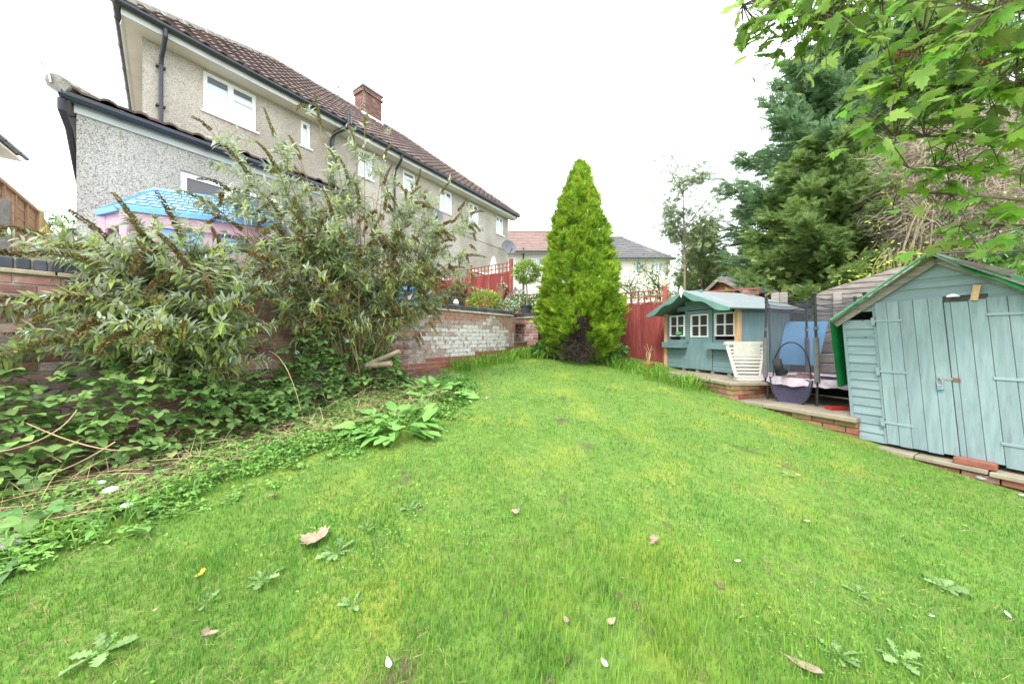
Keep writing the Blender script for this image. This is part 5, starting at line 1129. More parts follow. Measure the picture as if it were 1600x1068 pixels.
# broader clover-like leaves in the turf
x2, y2_ = lawn_pts(12000, 1.0, 8.5, 1.6); P2_ = np.stack([x2, y2_, vG(x2, y2_)], 1); k = npn(P2_, 1.7, 40) > .12; P2_ = P2_[k]; N = len(P2_)
D = np.stack([RNG.normal(0, 1, N), RNG.normal(0, 1, N), RNG.uniform(0, .5, N)], 1)
kind(scatter('clover', LEAF_V, LEAF_F, frames(D, RNG.normal(0, .3, N), RNG.uniform(.009, .017, N)*np.clip(.7+.2*y2_[k], 1, 2)), P2_+np.array((0, 0, .014))+np.stack([np.zeros(N), np.zeros(N), RNG.uniform(0, .014, N)], 1), M['cover']), 'stuff')
def tufts(name, pts, n, L0, L1, m=None, spread=.12):
    T = []; 
    for p in pts:
        for _ in range(n): T.append((p[0]+random.gauss(0, spread), p[1]+random.gauss(0, spread), 0))
    T = np.array(T); T[:, 2] = vG(T[:, 0], T[:, 1]); N = len(T); D = np.stack([RNG.normal(0, 1, N), RNG.normal(0, 1, N), RNG.uniform(0, .9, N)], 1)
    D /= np.linalg.norm(D, axis=1, keepdims=True)
    return kind(scatter(name, STRAP_V, STRAP_F, frames(D, RNG.normal(0, .2, N), RNG.uniform(L0, L1, N)), T, m or M['grass_long']), 'stuff')
pts = [tuple(wall_pt(t, -random.uniform(.08, .42)).xy) for t in np.linspace(4.35, 6.75, 34)]; tufts('long_grass', pts, 22, .10, .27, spread=.09)
pts = [tuple((Vector((1.75, 8.0, 0)).lerp(Vector((3.15, 5.6, 0)), t)+Vector((random.uniform(-.25, .25), random.uniform(-.2, .2), 0))).xy) for t in np.linspace(.05, 1, 46)]; tufts('long_grass', pts, 22, .10, .27, spread=.12)
pts = [(random.uniform(-.1, .7), random.uniform(7.5, 7.9)) for _ in range(10)]; tufts('long_grass', pts, 25, .12, .25)
pts = [(wall_pt(t, -(np.interp(t, bed_t, bed_o)+random.uniform(-.16, .05))).xy) for t in np.linspace(-1.2, 4.2, 120)]; tufts('edge_grass', pts, 14, .05, .13, M['grass'], .07)
# ---------------------------------------------------------------- bed: straw, ground cover, broad leaves, brambles
def bed_points(n, t0, t1, f0, f1):
    t = RNG.uniform(t0, t1, n); f = RNG.uniform(f0, f1, n); o = np.interp(t, bed_t, bed_o)*f
    return W0.x+WD.x*t-WN.x*o, W0.y+WD.y*t-WN.y*o, t, f
x, y, t, f = bed_points(6500, -2.6, 3.3, .3, .92); z = vG(x, y); N = len(x)
D = np.stack([RNG.normal(0, 1, N), RNG.normal(0, 1, N), RNG.normal(.1, .18, N)], 1); Mx = frames(D, RNG.uniform(-1, 1, N), RNG.uniform(.06, .34, N)*.9)
kind(scatter('dry_stems', [(-.008, 0, 0), (.008, 0, 0), (.007, .5, .05), (-.007, .5, .05), (0, 1, .02)], [(0, 1, 2, 3), (3, 2, 4)], Mx, np.stack([x, y, z+RNG.uniform(.01, .09, N)], 1), M['straw']), 'stuff')
TRI_V, TRI_F = [], []
for an, sc_ in ((0, 1), (1.15, .8), (-1.15, .8)):
    c, s_ = math.cos(an), math.sin(an); i = len(TRI_V); TRI_V += [((a*c-b_*s_)*sc_*1.25, (a*s_+b_*c)*sc_, zz_*sc_) for a, b_, zz_ in LEAF_V]; TRI_F += [tuple(k+i for k in fc) for fc in LEAF_F]
x, y, t, f = bed_points(38000, -2.6, 4.1, .42, 1.22); P3 = np.stack([x, y, vG(x, y)], 1); d = npn(P3, 2.4, 60); keep = (f < 1.02+.28*np.maximum(npn(P3, 3.1, 90), npn(P3, 8, 20))+.10*RNG.random(len(f))**3) & (d > -.38+1.3*np.clip(.80-f, 0, 1)-.25*(t > 1.2)-.3*np.clip(f-.8, 0, 1)); P3 = P3[keep]; N = len(P3); d = d[keep]
D = np.stack([RNG.normal(0, 1, N), RNG.normal(0, 1, N), RNG.normal(.15, .3, N)], 1)
P3[:, 2] += RNG.uniform(.012, .065, N)*np.clip((1.2-f[keep])*5, .3, 1)+.05*np.clip(d, 0, 1)-.03*np.clip((np.hypot(0, 0)), 0, 1)
kind(scatter('ground_cover', TRI_V, TRI_F, frames(D, RNG.normal(0, .35, N), RNG.uniform(.014, .030, N)*np.where(RNG.random(N) < .08, 1.7, 1)), P3, M['cover']), 'stuff')
def leaf_mesh(name, m, L=1, w=.36, seg=5, fold=.12, droop=.18, tip=1.0, base=.6, pet=.25, wave=.03):
    """ovate leaf with a midrib fold, along +Y from the petiole"""
    b = MB(); n = seg; vs = []; fs = []
    for i in range(n+1):
        t = i/n; ww = w*math.sin(math.pi*t**base)**tip if 0 < t < 1 else .004; z = -droop*t*t
        vs += [(-ww, pet+t, z+fold*ww/w*.5+wave*math.sin(i*2.1)), (0, pet+t, z-.0), (ww, pet+t, z+fold*ww/w*.5-wave*math.sin(i*1.7+1))]
    for i in range(n):
        a = 3*i; fs += [(a, a+1, a+4, a+3), (a+1, a+2, a+5, a+4)]
    k = len(vs); vs += [(-.012, 0, 0), (.012, 0, 0), (.012, pet+.02, 0), (-.012, pet+.02, 0)]; fs.append((k, k+1, k+2, k+3))
    b.add([(x_*L, y_*L, z_*L) for x_, y_, z_ in vs], fs); me = b.mesh(name, m, smooth=True, fix=False); return me
# bramble: each compound leaf (three leaflets) is one piece
def compound(name, m, w=.34, L=.075):
    b = MB(); base = leaf_mesh('tmp', m, 1, w, 4, .16, .2, .85, .72, .12)
    for an, s_, oy in ((0, 1, .35), (1.25, .8, .25), (-1.25, .8, .25)):
        c, sn = math.cos(an), math.sin(an)
        b.add([((v.co.x*c-v.co.y*sn)*s_*L, (v.co.x*sn+v.co.y*c)*s_*L+oy*L, v.co.z*s_*L) for v in base.vertices], [tuple(p.vertices) for p in base.polygons])
    b.add([(-.012*L, -.7*L, -.15*L), (.012*L, -.7*L, -.15*L), (.012*L, .35*L, 0), (-.012*L, .35*L, 0)], [(0, 1, 2, 3)])
    bpy.data.meshes.remove(base); return b.mesh(name, m, smooth=True, fix=False)
BRL = [compound('bramble_leaf', M['bramble'], w) for w in (.42, .48, .38)]
def put_leaf(parent, meshes, p, d, s, roll=0, name='leaf'):
    q = Vector(d).normalized().to_track_quat('Y', 'Z'); o = link(name, random.choice(meshes), parent)
    o.matrix_basis = Matrix.Translation(Vector(p)) @ (q.to_matrix() @ Matrix.Rotation(roll, 3, 'Y')).to_4x4() @ Matrix.Scale(s, 4); return o
def bramble(name, label, t0, t1, n_obj, n_stuff, depth, hmax, canes, base_off=.05):
    o = thing(name, label, 'bramble', wall_pt((t0+t1)/2, -.3, 0), 0, 'brambles along the wall'); org = o.location.copy(); org.z = gz((t0+t1)/2); o.location.z = org.z
    def sample():
        t = random.uniform(t0, t1); e = 1-abs((t-(t0+t1)/2)/((t1-t0)/2))**4; u = random.random()**.8; off = base_off+depth*u
        hh = hmax*e*(1-u**2.0)*(.8+.55*mn.noise(Vector((t*1.8, u*2, hmax)))); p = wall_pt(t, -off); p.z = G(p.x, p.y)+max(.03, hh*random.uniform(.5, 1.03)); return p, u
    for _ in range(n_obj):
        p, u = sample(); d = Vector((.55+random.gauss(0, .5), -.5+random.gauss(0, .5), -.15+random.gauss(0, .25))); put_leaf(o, BRL, p-org, d, random.uniform(.62, 1.25), random.gauss(0, .35))
    T = []; Dd = []
    for _ in range(n_stuff): p, u = sample(); T.append(p-org-Vector((-.05, .05, random.uniform(.02, .14)))); Dd.append((.5+random.gauss(0, .6), -.5+random.gauss(0, .6), random.gauss(0, .3)))
    N = len(T); me = BRL[0]
    kind(scatter('leaves', [v.co[:] for v in me.vertices], [tuple(p.vertices) for p in me.polygons], frames(np.array(Dd), RNG.normal(0, .4, N), RNG.uniform(.55, 1.1, N)), np.array([q[:] for q in T]), M['bramble_i'], o), 'stuff')
    for _ in range(canes):
        p, u = sample(); a = wall_pt(random.uniform(t0, t1), -random.uniform(.05, depth*.5)); a.z = G(a.x, a.y); a -= org; p -= org; mid = (a+p)/2+Vector((0, 0, random.uniform(.15, .4)))
        MB().tube(bez(a, mid, p, 8), [.005]*4+[.003]*4, 4).build('cane', M['stem'], o)
    return o
bramble('bramble', 'dense green bramble mound against the wall at the far left', -2.2, 1.9, 300, 2400, .95, 1.2, 16)
bramble('bramble', 'bramble patch around the foot of the butterfly bush', 1.5, 3.3, 220, 1100, .6, 1.05, 12)
bramble('bramble', 'low bramble shoots straggling over dry stems at the left edge of the lawn', -1.3, .6, 70, 40, 1.15, .22, 6, .75)
for a, m_, e in (((0, 640, 2.3), (150, 720, 1.95), (215, 700, 2.2)), ((0, 705, 2.0), (90, 690, 1.95), (120, 640, 2.3)), ((420, 548, 3.3), (450, 555, 3.1), (470, 640, 3.2)), ((60, 745, 1.9), (110, 735, 1.9), (180, 690, 2.1))):
    A_, M_, E_ = at(*a), at(*m_), at(*e); ob = MB().tube(bez(A_, M_, E_, 12), .0035, 5).build('dry_cane', M['straw'])
    tag(ob, {0: 'long pale dry cane arching across the front of the bramble mound', 1: 'thin dry cane leaning up through the bramble leaves', 2: 'brown dry cane hooped over the ivy beneath the butterfly bush', 3: 'short straw-coloured cane lying low in front of the brambles'}[(a[0] == 0)*1*(0 if a[1] == 640 else 1)+(2 if a[0] == 420 else 0)+(3 if a[0] == 60 else 0)], 'cane', 'dry canes in the flower bed')
# comfrey-like broad leaved plants
CFL = [leaf_mesh('comfrey_leaf', M['comfrey'], 1, w, 6, .10, .35, .8, .7, .35, .025) for w in (.34, .29, .38)]
def broad(label, px, py, n, r, s0, s1, grp='broad-leaved plants at the lawn edge'):
    p0 = ground_at(px, py); o = thing('broad_leaved_plant', label, 'plant', p0, 0, grp)
    for k in range(n):
        a = random.uniform(0, 2*math.pi); rr = r*math.sqrt(random.random()); x_, y_ = rr*math.cos(a), rr*math.sin(a); p = Vector((x_, y_, G(p0.x+x_, p0.y+y_)-p0.z+random.uniform(.02, .14)*(1.3-rr/r)))
        put_leaf(o, CFL, p, (math.cos(a)+random.gauss(0, .4), math.sin(a)+random.gauss(0, .4)-.35, random.uniform(.0, .65)), random.uniform(s0, s1), random.gauss(0, .25))
        if k % 3 == 0: MB().tube([(x_*.4, y_*.4, -.02), (x_*.8, y_*.8, p.z*.7), p], .005, 4).build('stalk', M['comfrey'], o)
broad('large pale green broad-leaved plant at the lawn edge in front of the wall', 618, 672, 66, .30, .12, .21)
broad('broad-leaved plant with bluish leaves nearer the wall, behind the larger one', 680, 618, 80, .36, .12, .19)
broad('small broad-leaved seedling between bramble and lawn', 400, 705, 12, .14, .05, .09)
# ---------------------------------------------------------------- butterfly bush (buddleia)
BLV = []; BLF = []
for i in range(5):
    t = i/4; w = .128*math.sin(math.pi*min(.98, max(.03, t))**.75); z = -.22*t*t
    BLV += [(-w, t, z+.5*w), (0, t, z), (w, t, z+.5*w)]
for i in range(4): BLF += [(3*i, 3*i+1, 3*i+4, 3*i+3), (3*i+1, 3*i+2, 3*i+5, 3*i+4)]
def bl_mesh(m, L):
    b = MB(); b.add([(x*L, y*L, z*L) for x, y, z in BLV], BLF); return b.mesh('bush_leaf', m, smooth=True, fix=False)
BLO = [bl_mesh(M['bud_leaf_o'], 1.0)]
def buddleia(label, base, tips, n_obj, dens=1.0, stub=(), thick=.0145, sl=1.0, pspk=.3, cull=True):
    o = thing('butterfly_bush', label, 'shrub', base, 0, 'butterfly bushes against the wall'); B = Vector(base)
    LT, LD, LS = [], [], []; SV = []; spikes = 0; silver = ([], [], [])
    def spike(p, d, L, name='flower_spike'):
        d = Vector(d).normalized(); n = int(L/.006); tp = []; pts = []; bend = Vector((random.gauss(0, .15), random.gauss(0, .15), random.uniform(-.9, -.2)))
        q = Vector(p)
        for k in range(n): q = q+d*L/n; d = (d+bend*1.6/n).normalized(); pts.append((q.copy(), d.copy()))
        T, D_, S = [], [], []
        for k, (c, dd) in enumerate(pts):
            r = thick*(1-.6*k/n)+.003
            for _ in range(5):
                v = Vector((random.gauss(0, 1), random.gauss(0, 1), random.gauss(0, 1))); v = (v-dd*v.dot(dd)).normalized(); T.append(tuple(c+v*r*.5)); D_.append(tuple(v+dd*.5)); S.append(random.uniform(.7, 1.4)*r)
        scatter(name, [(-.45, 0, 0), (.45, 0, 0), (.4, .9, .2), (-.4, .9, .2)], [(0, 1, 2, 3)], frames(np.array(D_), RNG.uniform(-2, 2, len(T)), np.array(S)), np.array(T), M['spike' if random.random() < .6 else 'spike_green'], o)
    def leafpair(p, d, s):
        if cull and (p[2] < 1.0+random.uniform(-.15, .1) and random.random() < .8 or mn.noise(Vector(p)*3.4) < -.10): return
        d = Vector(d).normalized(); u = d.cross(Vector((random.gauss(0, 1), random.gauss(0, 1), .4))).normalized()
        for sg in (1, -1):
            LT.append(tuple(p)); v = u*sg*.9+d*.55+Vector((0, 0, random.uniform(-.45, .1))); LD.append(tuple(v)); LS.append(s*random.uniform(.6, 1.25))
    for (tx, r0, arch, nside) in tips:
        r0 *= .62
        tip = Vector(tx)-B; st = Vector((random.uniform(-.16, .16), random.uniform(-.1, .1), -.03)); mid = st.lerp(tip, .5)+Vector((0, 0, arch))
        main = bez(st, mid, tip, 14); MB().tube(main, list(np.linspace(r0, .004, 14)), 6).build('stem', M['stem' if r0 < .02 else 'bark_pale'], o)
        L = (tip-st).length; smul = sl
        for k in range(5, 14):
            d = main[min(13, k+1)]-main[k-1]; leafpair(main[k], d, .10); leafpair(main[k]+d*.25, d, .10)
        spike(main[-1], main[-1]-main[-2], random.uniform(.2, .38)*sl)
        for s in range(int(nside*2.7)):
            k = random.choice((4, 5, 6, 7, 8, 9, 10, 11, 12)); p = main[k]; d = (main[k+1]-main[k-1]).normalized() if k < 13 else Vector((0, 0, 1))
            v = Vector((random.gauss(0, 1), random.gauss(0, .8), random.gauss(.15, .5))); dd = (d*.8+v*.75).normalized(); SL_ = random.uniform(.28, .72)*(1.1-.04*k)*min(1, L/1.6); e = p+dd*SL_+Vector((0, 0, -.10*SL_)); tw = bez(p, p+dd*SL_*.55+Vector((0, 0, .08*SL_)), e, 7)
            SV.append(tw); nn = max(5, int(SL_/.028*dens))
            for j in range(nn):
                f = (j+1)/nn*6; a = int(min(5, f)); leafpair(tw[a].lerp(tw[a+1], f-a), tw[a+1]-tw[a], .10 if f < 5 else .07)
            if random.random() < pspk: spike(tw[-1], tw[-1]-tw[-2]+Vector((0, 0, -.03)), random.uniform(.13, .28)*sl)
            elif random.random() < .28:
                for _ in range(9): silver[0].append(tuple(tw[-1])); v = (tw[-1]-tw[-2]).normalized()+Vector((random.gauss(0, .5), random.gauss(0, .5), random.gauss(.1, .4))); silver[1].append(tuple(v)); silver[2].append(random.uniform(.04, .085))
    b = MB()
    for tw in SV: b.tube(tw, list(np.linspace(.0042, .0018, 7)), 4)
    kind(b.build('twigs', M['stem'], o), 'stuff')
    N = len(LT); idx = sorted(range(N), key=lambda i: (Vector(LT[i])+B-Vector((0, 0, CAMZ))).length/LS[i])
    for i in idx[:n_obj]: put_leaf(o, BLO, LT[i], LD[i], LS[i], random.gauss(0, .4))
    r = idx[n_obj:]; 
    if r: kind(scatter('leaves', BLV, BLF, frames(np.array([LD[i] for i in r]), RNG.normal(0, .45, len(r)), np.array([LS[i] for i in r])), np.array([LT[i] for i in r]), M['bud_leaf'], o), 'stuff')
    if silver[0]: kind(scatter('silver_leaves', BLV, BLF, frames(np.array(silver[1]), RNG.normal(0, .4, len(silver[0])), np.array(silver[2])), np.array(silver[0]), M['bud_silver'], o), 'stuff')
    for p, q, rad in stub:
        MB().tube([Vector(p)-B, Vector(q)-B], [rad*1.1, rad], 10).build('cut_stub', M['bark_pale'], o); MB().tube([Vector(q)-B, Vector(q)-B+(Vector(q)-Vector(p)).normalized()*.004], rad*.95, 10).build('sawn_end', M['cut_wood'], o)
    return o
pb0 = Vector((-2.02, 4.40, 0)); pb0.z = G(pb0.x, pb0.y)
tips = [(at(*q[:3]), q[3], q[4], q[5]) for q in (
    (500, 195, 4.3, .024, .25, 9), (430, 215, 4.1, .022, .3, 9), (330, 205, 3.9, .02, .55, 8), (390, 275, 3.8, .02, .45, 9), (555, 235, 4.5, .022, .25, 8), (600, 290, 4.7, .02, .3, 8), (560, 320, 4.2, .018, .3, 8),
    (650, 290, 5.0, .02, .4, 8), (690, 300, 5.1, .016, .5, 6), (705, 350, 5.1, .016, .55, 6), (620, 370, 4.6, .016, .4, 8), (670, 400, 4.8, .016, .5, 8), (680, 450, 4.9, .015, .6, 7), (655, 480, 4.75, .013, .7, 8), (690, 470, 4.9, .012, .75, 7), (640, 430, 4.6, .013, .6, 8),
    (480, 300, 4.0, .02, .3, 9), (440, 340, 3.8, .018, .4, 9), (500, 390, 3.9, .016, .3, 8), (380, 360, 3.6, .018, .55, 9), (330, 320, 3.55, .018, .6, 8), (300, 400, 3.4, .016, .5, 7), (560, 420, 4.0, .014, .35, 7), (610, 430, 4.4, .014, .4, 7), (450, 420, 3.6, .014, .4, 7), (700, 420, 5.0, .013, .6, 6), (530, 270, 4.35, .018, .3, 8), (640, 340, 4.8, .016, .4, 8), (600, 250, 4.7, .014, .4, 8), (640, 310, 4.7, .014, .5, 8), (715, 330, 5.1, .013, .6, 7), (690, 380, 4.9, .013, .5, 8), (430, 260, 4.0, .015, .35, 9), (470, 250, 4.2, .015, .25, 9), (520, 340, 4.0, .014, .3, 9), (580, 370, 4.3, .014, .35, 9), (360, 300, 3.7, .014, .5, 8), (400, 400, 3.5, .013, .5, 9), (350, 440, 3.3, .012, .55, 8), (400, 460, 3.4, .012, .45, 7), (545, 290, 4.4, .014, .3, 8), (480, 360, 3.8, .013, .3, 9), (540, 390, 4.0, .013, .3, 8), (728, 400, 5.2, .012, .7, 9), (735, 335, 5.3, .012, .7, 8), (705, 455, 5.0, .012, .75, 9), (665, 350, 4.9, .013, .5, 9), (720, 445, 5.1, .011, .8, 7), (600, 330, 4.6, .013, .4, 9), (570, 200, 4.6, .013, .3, 6))]
stubs = [(at(560, 575, 4.35), at(624, 549, 4.3), .03), (at(565, 572, 4.35), at(611, 568, 4.25), .032)]
buddleia('tall straggly butterfly bush with brown spent flower spikes in front of the wall and house', pb0, tips, 300, 1.15, stubs)
pb1 = Vector((-2.75, 3.35, 0)); pb1.z = G(pb1.x, pb1.y)
tips = [(at(*q[:3]), q[3], q[4], q[5]) for q in (
    (40, 400, 2.75, .012, .5, 8), (20, 470, 2.6, .012, .5, 7), (70, 470, 2.6, .012, .5, 8), (10, 560, 2.45, .011, .55, 6), (120, 400, 2.9, .013, .45, 9), (190, 392, 2.8, .013, .35, 6), (245, 395, 2.9, .013, .3, 6),
    (150, 470, 2.6, .012, .45, 9), (110, 530, 2.5, .011, .5, 7), (200, 440, 2.75, .013, .4, 9), (250, 420, 2.85, .013, .35, 9), (300, 430, 2.9, .013, .3, 9), (210, 520, 2.55, .011, .45, 7), (270, 520, 2.6, .011, .4, 8), (330, 480, 2.9, .011, .35, 8), (160, 420, 2.7, .012, .4, 6), (350, 410, 3.2, .013, .35, 8), (70, 372, 2.85, .012, .45, 7), (225, 368, 3.0, .012, .4, 8), (285, 372, 3.1, .012, .35, 8), (180, 405, 2.8, .012, .4, 7))]
buddleia('lower butterfly bush with drooping brown flower spikes spreading over the wall at the left', pb1, tips, 300, 1.0, (), .019, 1.15, .10, False)
# ---------------------------------------------------------------- golden conifer
def spray_mesh(name, T, D, S, m, parent, roll=.6, k=None):
    N = len(T); return kind(scatter(name, SPRAY_V, SPRAY_F, frames(np.array(D), RNG.normal(0, roll, N), np.array(S)), np.array(T), m, parent), 'stuff')
gc = thing('golden_conifer', 'dense golden-green cone-shaped conifer with a bare brown patch at its foot', 'tree', (1.50, 7.52, G(1.5, 7.52)))
hp_ = [.08, .35, .62, 1.05, 1.6, 2.3, 3.0, 3.7, 4.12, 4.34]; rp_ = [.40, .72, .85, .91, .80, .66, .51, .31, .15, .02]
n = 10500; h = RNG.beta(1.05, 1.45, n)*4.26+.06; a = RNG.uniform(0, 2*math.pi, n); rr = np.interp(h, hp_, rp_)
lump = np.array([mn.noise(Vector((math.cos(q)*2.0*r_+3, math.sin(q)*2.0*r_, z_*2.0))) for q, r_, z_ in zip(a, np.maximum(rr, .3), h)]); lump2 = np.array([mn.noise(Vector((math.cos(q)*6*r_+9, math.sin(q)*6*r_, z_*5.5))) for q, r_, z_ in zip(a, np.maximum(rr, .3), h)])
rad = rr*(.92+.24*lump+.22*lump2)*RNG.uniform(.72, 1.0, n)**.45; rad = np.where(lump2 < -.22, rad*.84, rad)
T = np.stack([rad*np.cos(a), rad*np.sin(a), h], 1); hole = (T[:, 1] < -.15) & (np.abs(T[:, 0]+.20-.1*h) < .33*np.clip(1-(h-.2)/.8, .0, 1)+.04+.22*lump2) & (h < .92+.25*lump2)
T, a, h, rr = T[~hole], a[~hole], h[~hole], rr[~hole]; N = len(T)
D = np.stack([np.cos(a)*.9, np.sin(a)*.9, np.full(N, .75)], 1)+RNG.normal(0, .32, (N, 3)); D[h > 3.6, 2] += .9
spray_mesh('crown', T, D, RNG.uniform(.14, .27, N)*np.clip(.75+rr*.3, .6, 1), M['gold_conifer'], gc)
MB().tube([(0, 0, -.1), (.02, -.02, .5), (-.02, .02, 1.4), (0, 0, 3.9)], [.12, .10, .08, .015], 8).build('trunk', M['bark'], gc)
for k in range(14):
    an = random.uniform(0, 6.28); z = random.uniform(.25, 3.2); L = .8*np.interp(z, hp_, rp_); MB().tube([(0, 0, z), (L*.5*math.cos(an), L*.5*math.sin(an), z+.12), (L*math.cos(an), L*math.sin(an), z+.4)], [.025, .015, .006], 5).build('branch', M['bark'], gc)
N = 2600; T = np.stack([RNG.normal(-.16, .19, N), RNG.uniform(-.62, -.1, N), RNG.uniform(.12, .85, N)], 1); D = np.stack([RNG.normal(0, .7, N), RNG.normal(-.7, .4, N), RNG.normal(.1, .6, N)], 1)
kind(scatter('dead_twigs', [(-.012, 0, 0), (.012, 0, 0), (.01, .5, .06), (-.01, .5, .06), (0, 1, -.04)], [(0, 1, 2, 3), (3, 2, 4)], frames(D, RNG.uniform(-2, 2, N), RNG.uniform(.1, .32, N)), T, M['dead_dark'], gc), 'stuff')
def bushy(name, label, cat, loc, rx, ry, rz, n, m, size, grp=None, stems=6, bark='bark', dense=.5):
    o = thing(name, label, cat, loc, 0, grp); d = RNG.normal(0, 1, (n, 3)); d /= np.linalg.norm(d, axis=1, keepdims=True)
    lum = np.array([mn.noise(Vector(v)*1.9+Vector(loc)) for v in d]); r_ = (.82+.38*lum)*RNG.uniform(dense, 1, n)**.6
    T = d*r_[:, None]*np.array((rx, ry, rz))+np.array((0, 0, rz)); T[:, 2] = np.maximum(T[:, 2], .02); D = d+RNG.normal(0, .6, (n, 3))+np.array((0, 0, .15))
    kind(scatter('foliage', LEAF_V, LEAF_F, frames(D, RNG.uniform(-1, 1, n), size*RNG.uniform(.6, 1.3, n)), T, m, o), 'stuff')
    for k in range(stems):
        an = random.uniform(0, 6.28); MB().tube([(0, 0, -.05), (rx*.3*math.cos(an), ry*.3*math.sin(an), rz*.7), (rx*.7*math.cos(an), ry*.7*math.sin(an), rz*1.35)], [.02, .014, .006], 5).build('stem', M[bark], o)
    return o
bushy('shrub', 'dark leafy shrub in the shade under the golden conifer, on its left', 'shrub', (.72, 7.75, G(.72, 7.75)), .36, .25, .17, 520, M['bush'], .10)
bushy('shrub', 'small dark shrub under the golden conifer, on its right', 'shrub', (2.15, 7.6, G(2.1, 7.6)), .25, .2, .14, 300, M['bush'], .09)
bushy('shrub', 'pale leafy shoots at the foot of the red fence right of the conifer', 'shrub', (2.42, 8.1, G(2.4, 8.1)), .4, .2, .20, 420, M['cover'], .09)
# ---------------------------------------------------------------- tall conifers at the right
def tall_conifer(name, label, loc, H, Rm, nb, per, m, size, lift, h0=.03, grp=None, xs=1.0, power=.75, droop=.0, pw=.30):
    o = thing(name, label, 'tree', loc, 0, grp); T, D, S = [], [], []; br = MB()
    MB().tube([(0, 0, -.3), (.03, .02, H*.4), (0, 0, H*.97)], [.03*H, .018*H, .02], 8).build('trunk', M['bark'], o)
    for i in range(nb):
        f = h0+(1-h0)*((i+random.random())/nb)**1.15; an = i*2.399+random.gauss(0, .3); L = Rm*(1-f)**power*random.uniform(.62, 1.12)+.18
        z = f*H; dv = Vector((math.cos(an)*xs, math.sin(an), 0)); e = Vector((0, 0, z))+dv*L+Vector((0, 0, L*(lift-droop*(1-f)))); tw = bez((0, 0, z), Vector((0, 0, z))+dv*L*.55+Vector((0, 0, L*lift*.15)), e, 8); br.tube(tw, list(np.linspace(.012+.012*L, .004, 8)), 4, cap=False)
        ns = int(per*(.35+L/Rm))
        for k in range(ns):
            t = random.random()**.7*7; a = int(min(6, t)); p = tw[a].lerp(tw[a+1], t-a); w = pw*L*(1-.62*t/7)+.05; q = p+Vector((random.gauss(0, w*.5), random.gauss(0, w*.5), random.gauss(-.02, w*.33))); T.append(q[:]); d = dv*.8+(q-p)*(1.2/(w+.05))*.4+Vector((random.gauss(0, .25), random.gauss(0, .25), lift*.7+random.gauss(0, .25))); D.append(d[:]); S.append(size*random.uniform(.6, 1.3))
    kind(br.build('branches', M['bark'], o), 'stuff'); spray_mesh('crown', T, D, S, m, o, .5); return o
gcon = 'tall conifers beyond the right-hand fence'
p = at(1330, 528, 10.6); tall_conifer('tall_conifer', 'tall dark blue-green conifer with drooping plumed branches behind the fence', (p.x+.2, 10.6, .6), 10.4, 4.2, 115, 330, M['blue_conifer'], .36, .36, .06, gcon, 1, .5, 0, .19)
p = at(1295, 528, 8.9); tall_conifer('tall_conifer', 'lower olive-green conifer in front of the taller blue-green one', (p.x, 8.9, .6), 6.0, 2.5, 115, 230, M['green_conifer'], .26, .32, .06, gcon, 1, .6, .10, .21)
p = at(1440, 528, 12.5); tall_conifer('tall_conifer', 'dark blue-green conifer mostly hidden behind the maple leaves', (p.x, 12.5, .6), 12.0, 2.9, 90, 150, M['blue_conifer'], .32, .45, .08, gcon, 1, .5)
# ---------------------------------------------------------------- slender ash and other trees beyond the fence
PIN_V, PIN_F = [], []
for k in range(4):
    for sg in (-1, 1):
        c, s_ = math.cos(1.0*sg), math.sin(1.0*sg); i = len(PIN_V); y0_ = .15+.22*k; PIN_V += [((a*c*.8+b_*s_)*.36, y0_+(-a*s_*.8+b_*c)*.36, z_*.36) for a, b_, z_ in LEAF_V]; PIN_F += [tuple(q+i for q in fc) for fc in LEAF_F]
i = len(PIN_V); PIN_V += [(a*.3, .85+b_*.36, z_*.36) for a, b_, z_ in LEAF_V]; PIN_F += [tuple(q+i for q in fc) for fc in LEAF_F]
def leafy_tree(name, label, loc, H, limbs, nleaf, m, size, tv, tf, bark, grp=None, spread=.25, r0=.06, top=True):
    o = thing(name, label, 'tree', loc, 0, grp); T, D = [], []
    tr_ = bez((0, 0, -.2), (.1, 0, H*.5), (-.05, 0, H), 10); MB().tube(tr_, list(np.linspace(r0, .008, 10)), 7).build('trunk', M[bark], o); tw_ = MB()
    ends = [tr_[6], tr_[7], tr_[8], tr_[9]] if top else []
    for (f, an, L, lift) in limbs:
        k = f*9; a = int(min(8, k)); p = tr_[a].lerp(tr_[a+1], k-a); dv = Vector((math.cos(an), math.sin(an)*.8, lift)); c = bez(p, p+dv*L*.5+Vector((0, 0, -.05*L)), p+dv*L, 7); MB().tube(c, list(np.linspace(r0*.45, .005, 7)), 5).build('limb', M[bark], o)
        ends += c[2:]
    for i in range(nleaf):
        e = random.choice(ends); v = Vector((random.gauss(0, 1), random.gauss(0, 1), random.gauss(.1, .8))).normalized(); r_ = spread*random.random()**.5; T.append((e+v*r_)[:]); D.append((v+Vector((0, 0, -.35)))[:])
        if i % 5 == 0: tw_.tube([e, e+v*r_], .004, 3, cap=False)
    kind(tw_.build('twigs', M[bark], o), 'stuff'); N = len(T); kind(scatter('foliage', tv, tf, frames(np.array(D), RNG.normal(0, .5, N), size*RNG.uniform(.6, 1.3, N)), np.array(T), m, o), 'stuff'); return o
p = at(1068, 528, 11.2); lim = [(random.uniform(.34, .92), random.uniform(0, 6.28), random.uniform(.6, 1.35), random.uniform(.5, 1.1)) for _ in range(24)]
leafy_tree('ash_tree', 'slender thin-leaved ash tree against the white sky beyond the fence', (p.x, 11.2, 1.0), 6.1, lim, 1900, M['ash_leaf'], .19, PIN_V, PIN_F, 'bark_pale', 'garden trees beyond the back fence', .3, .055)
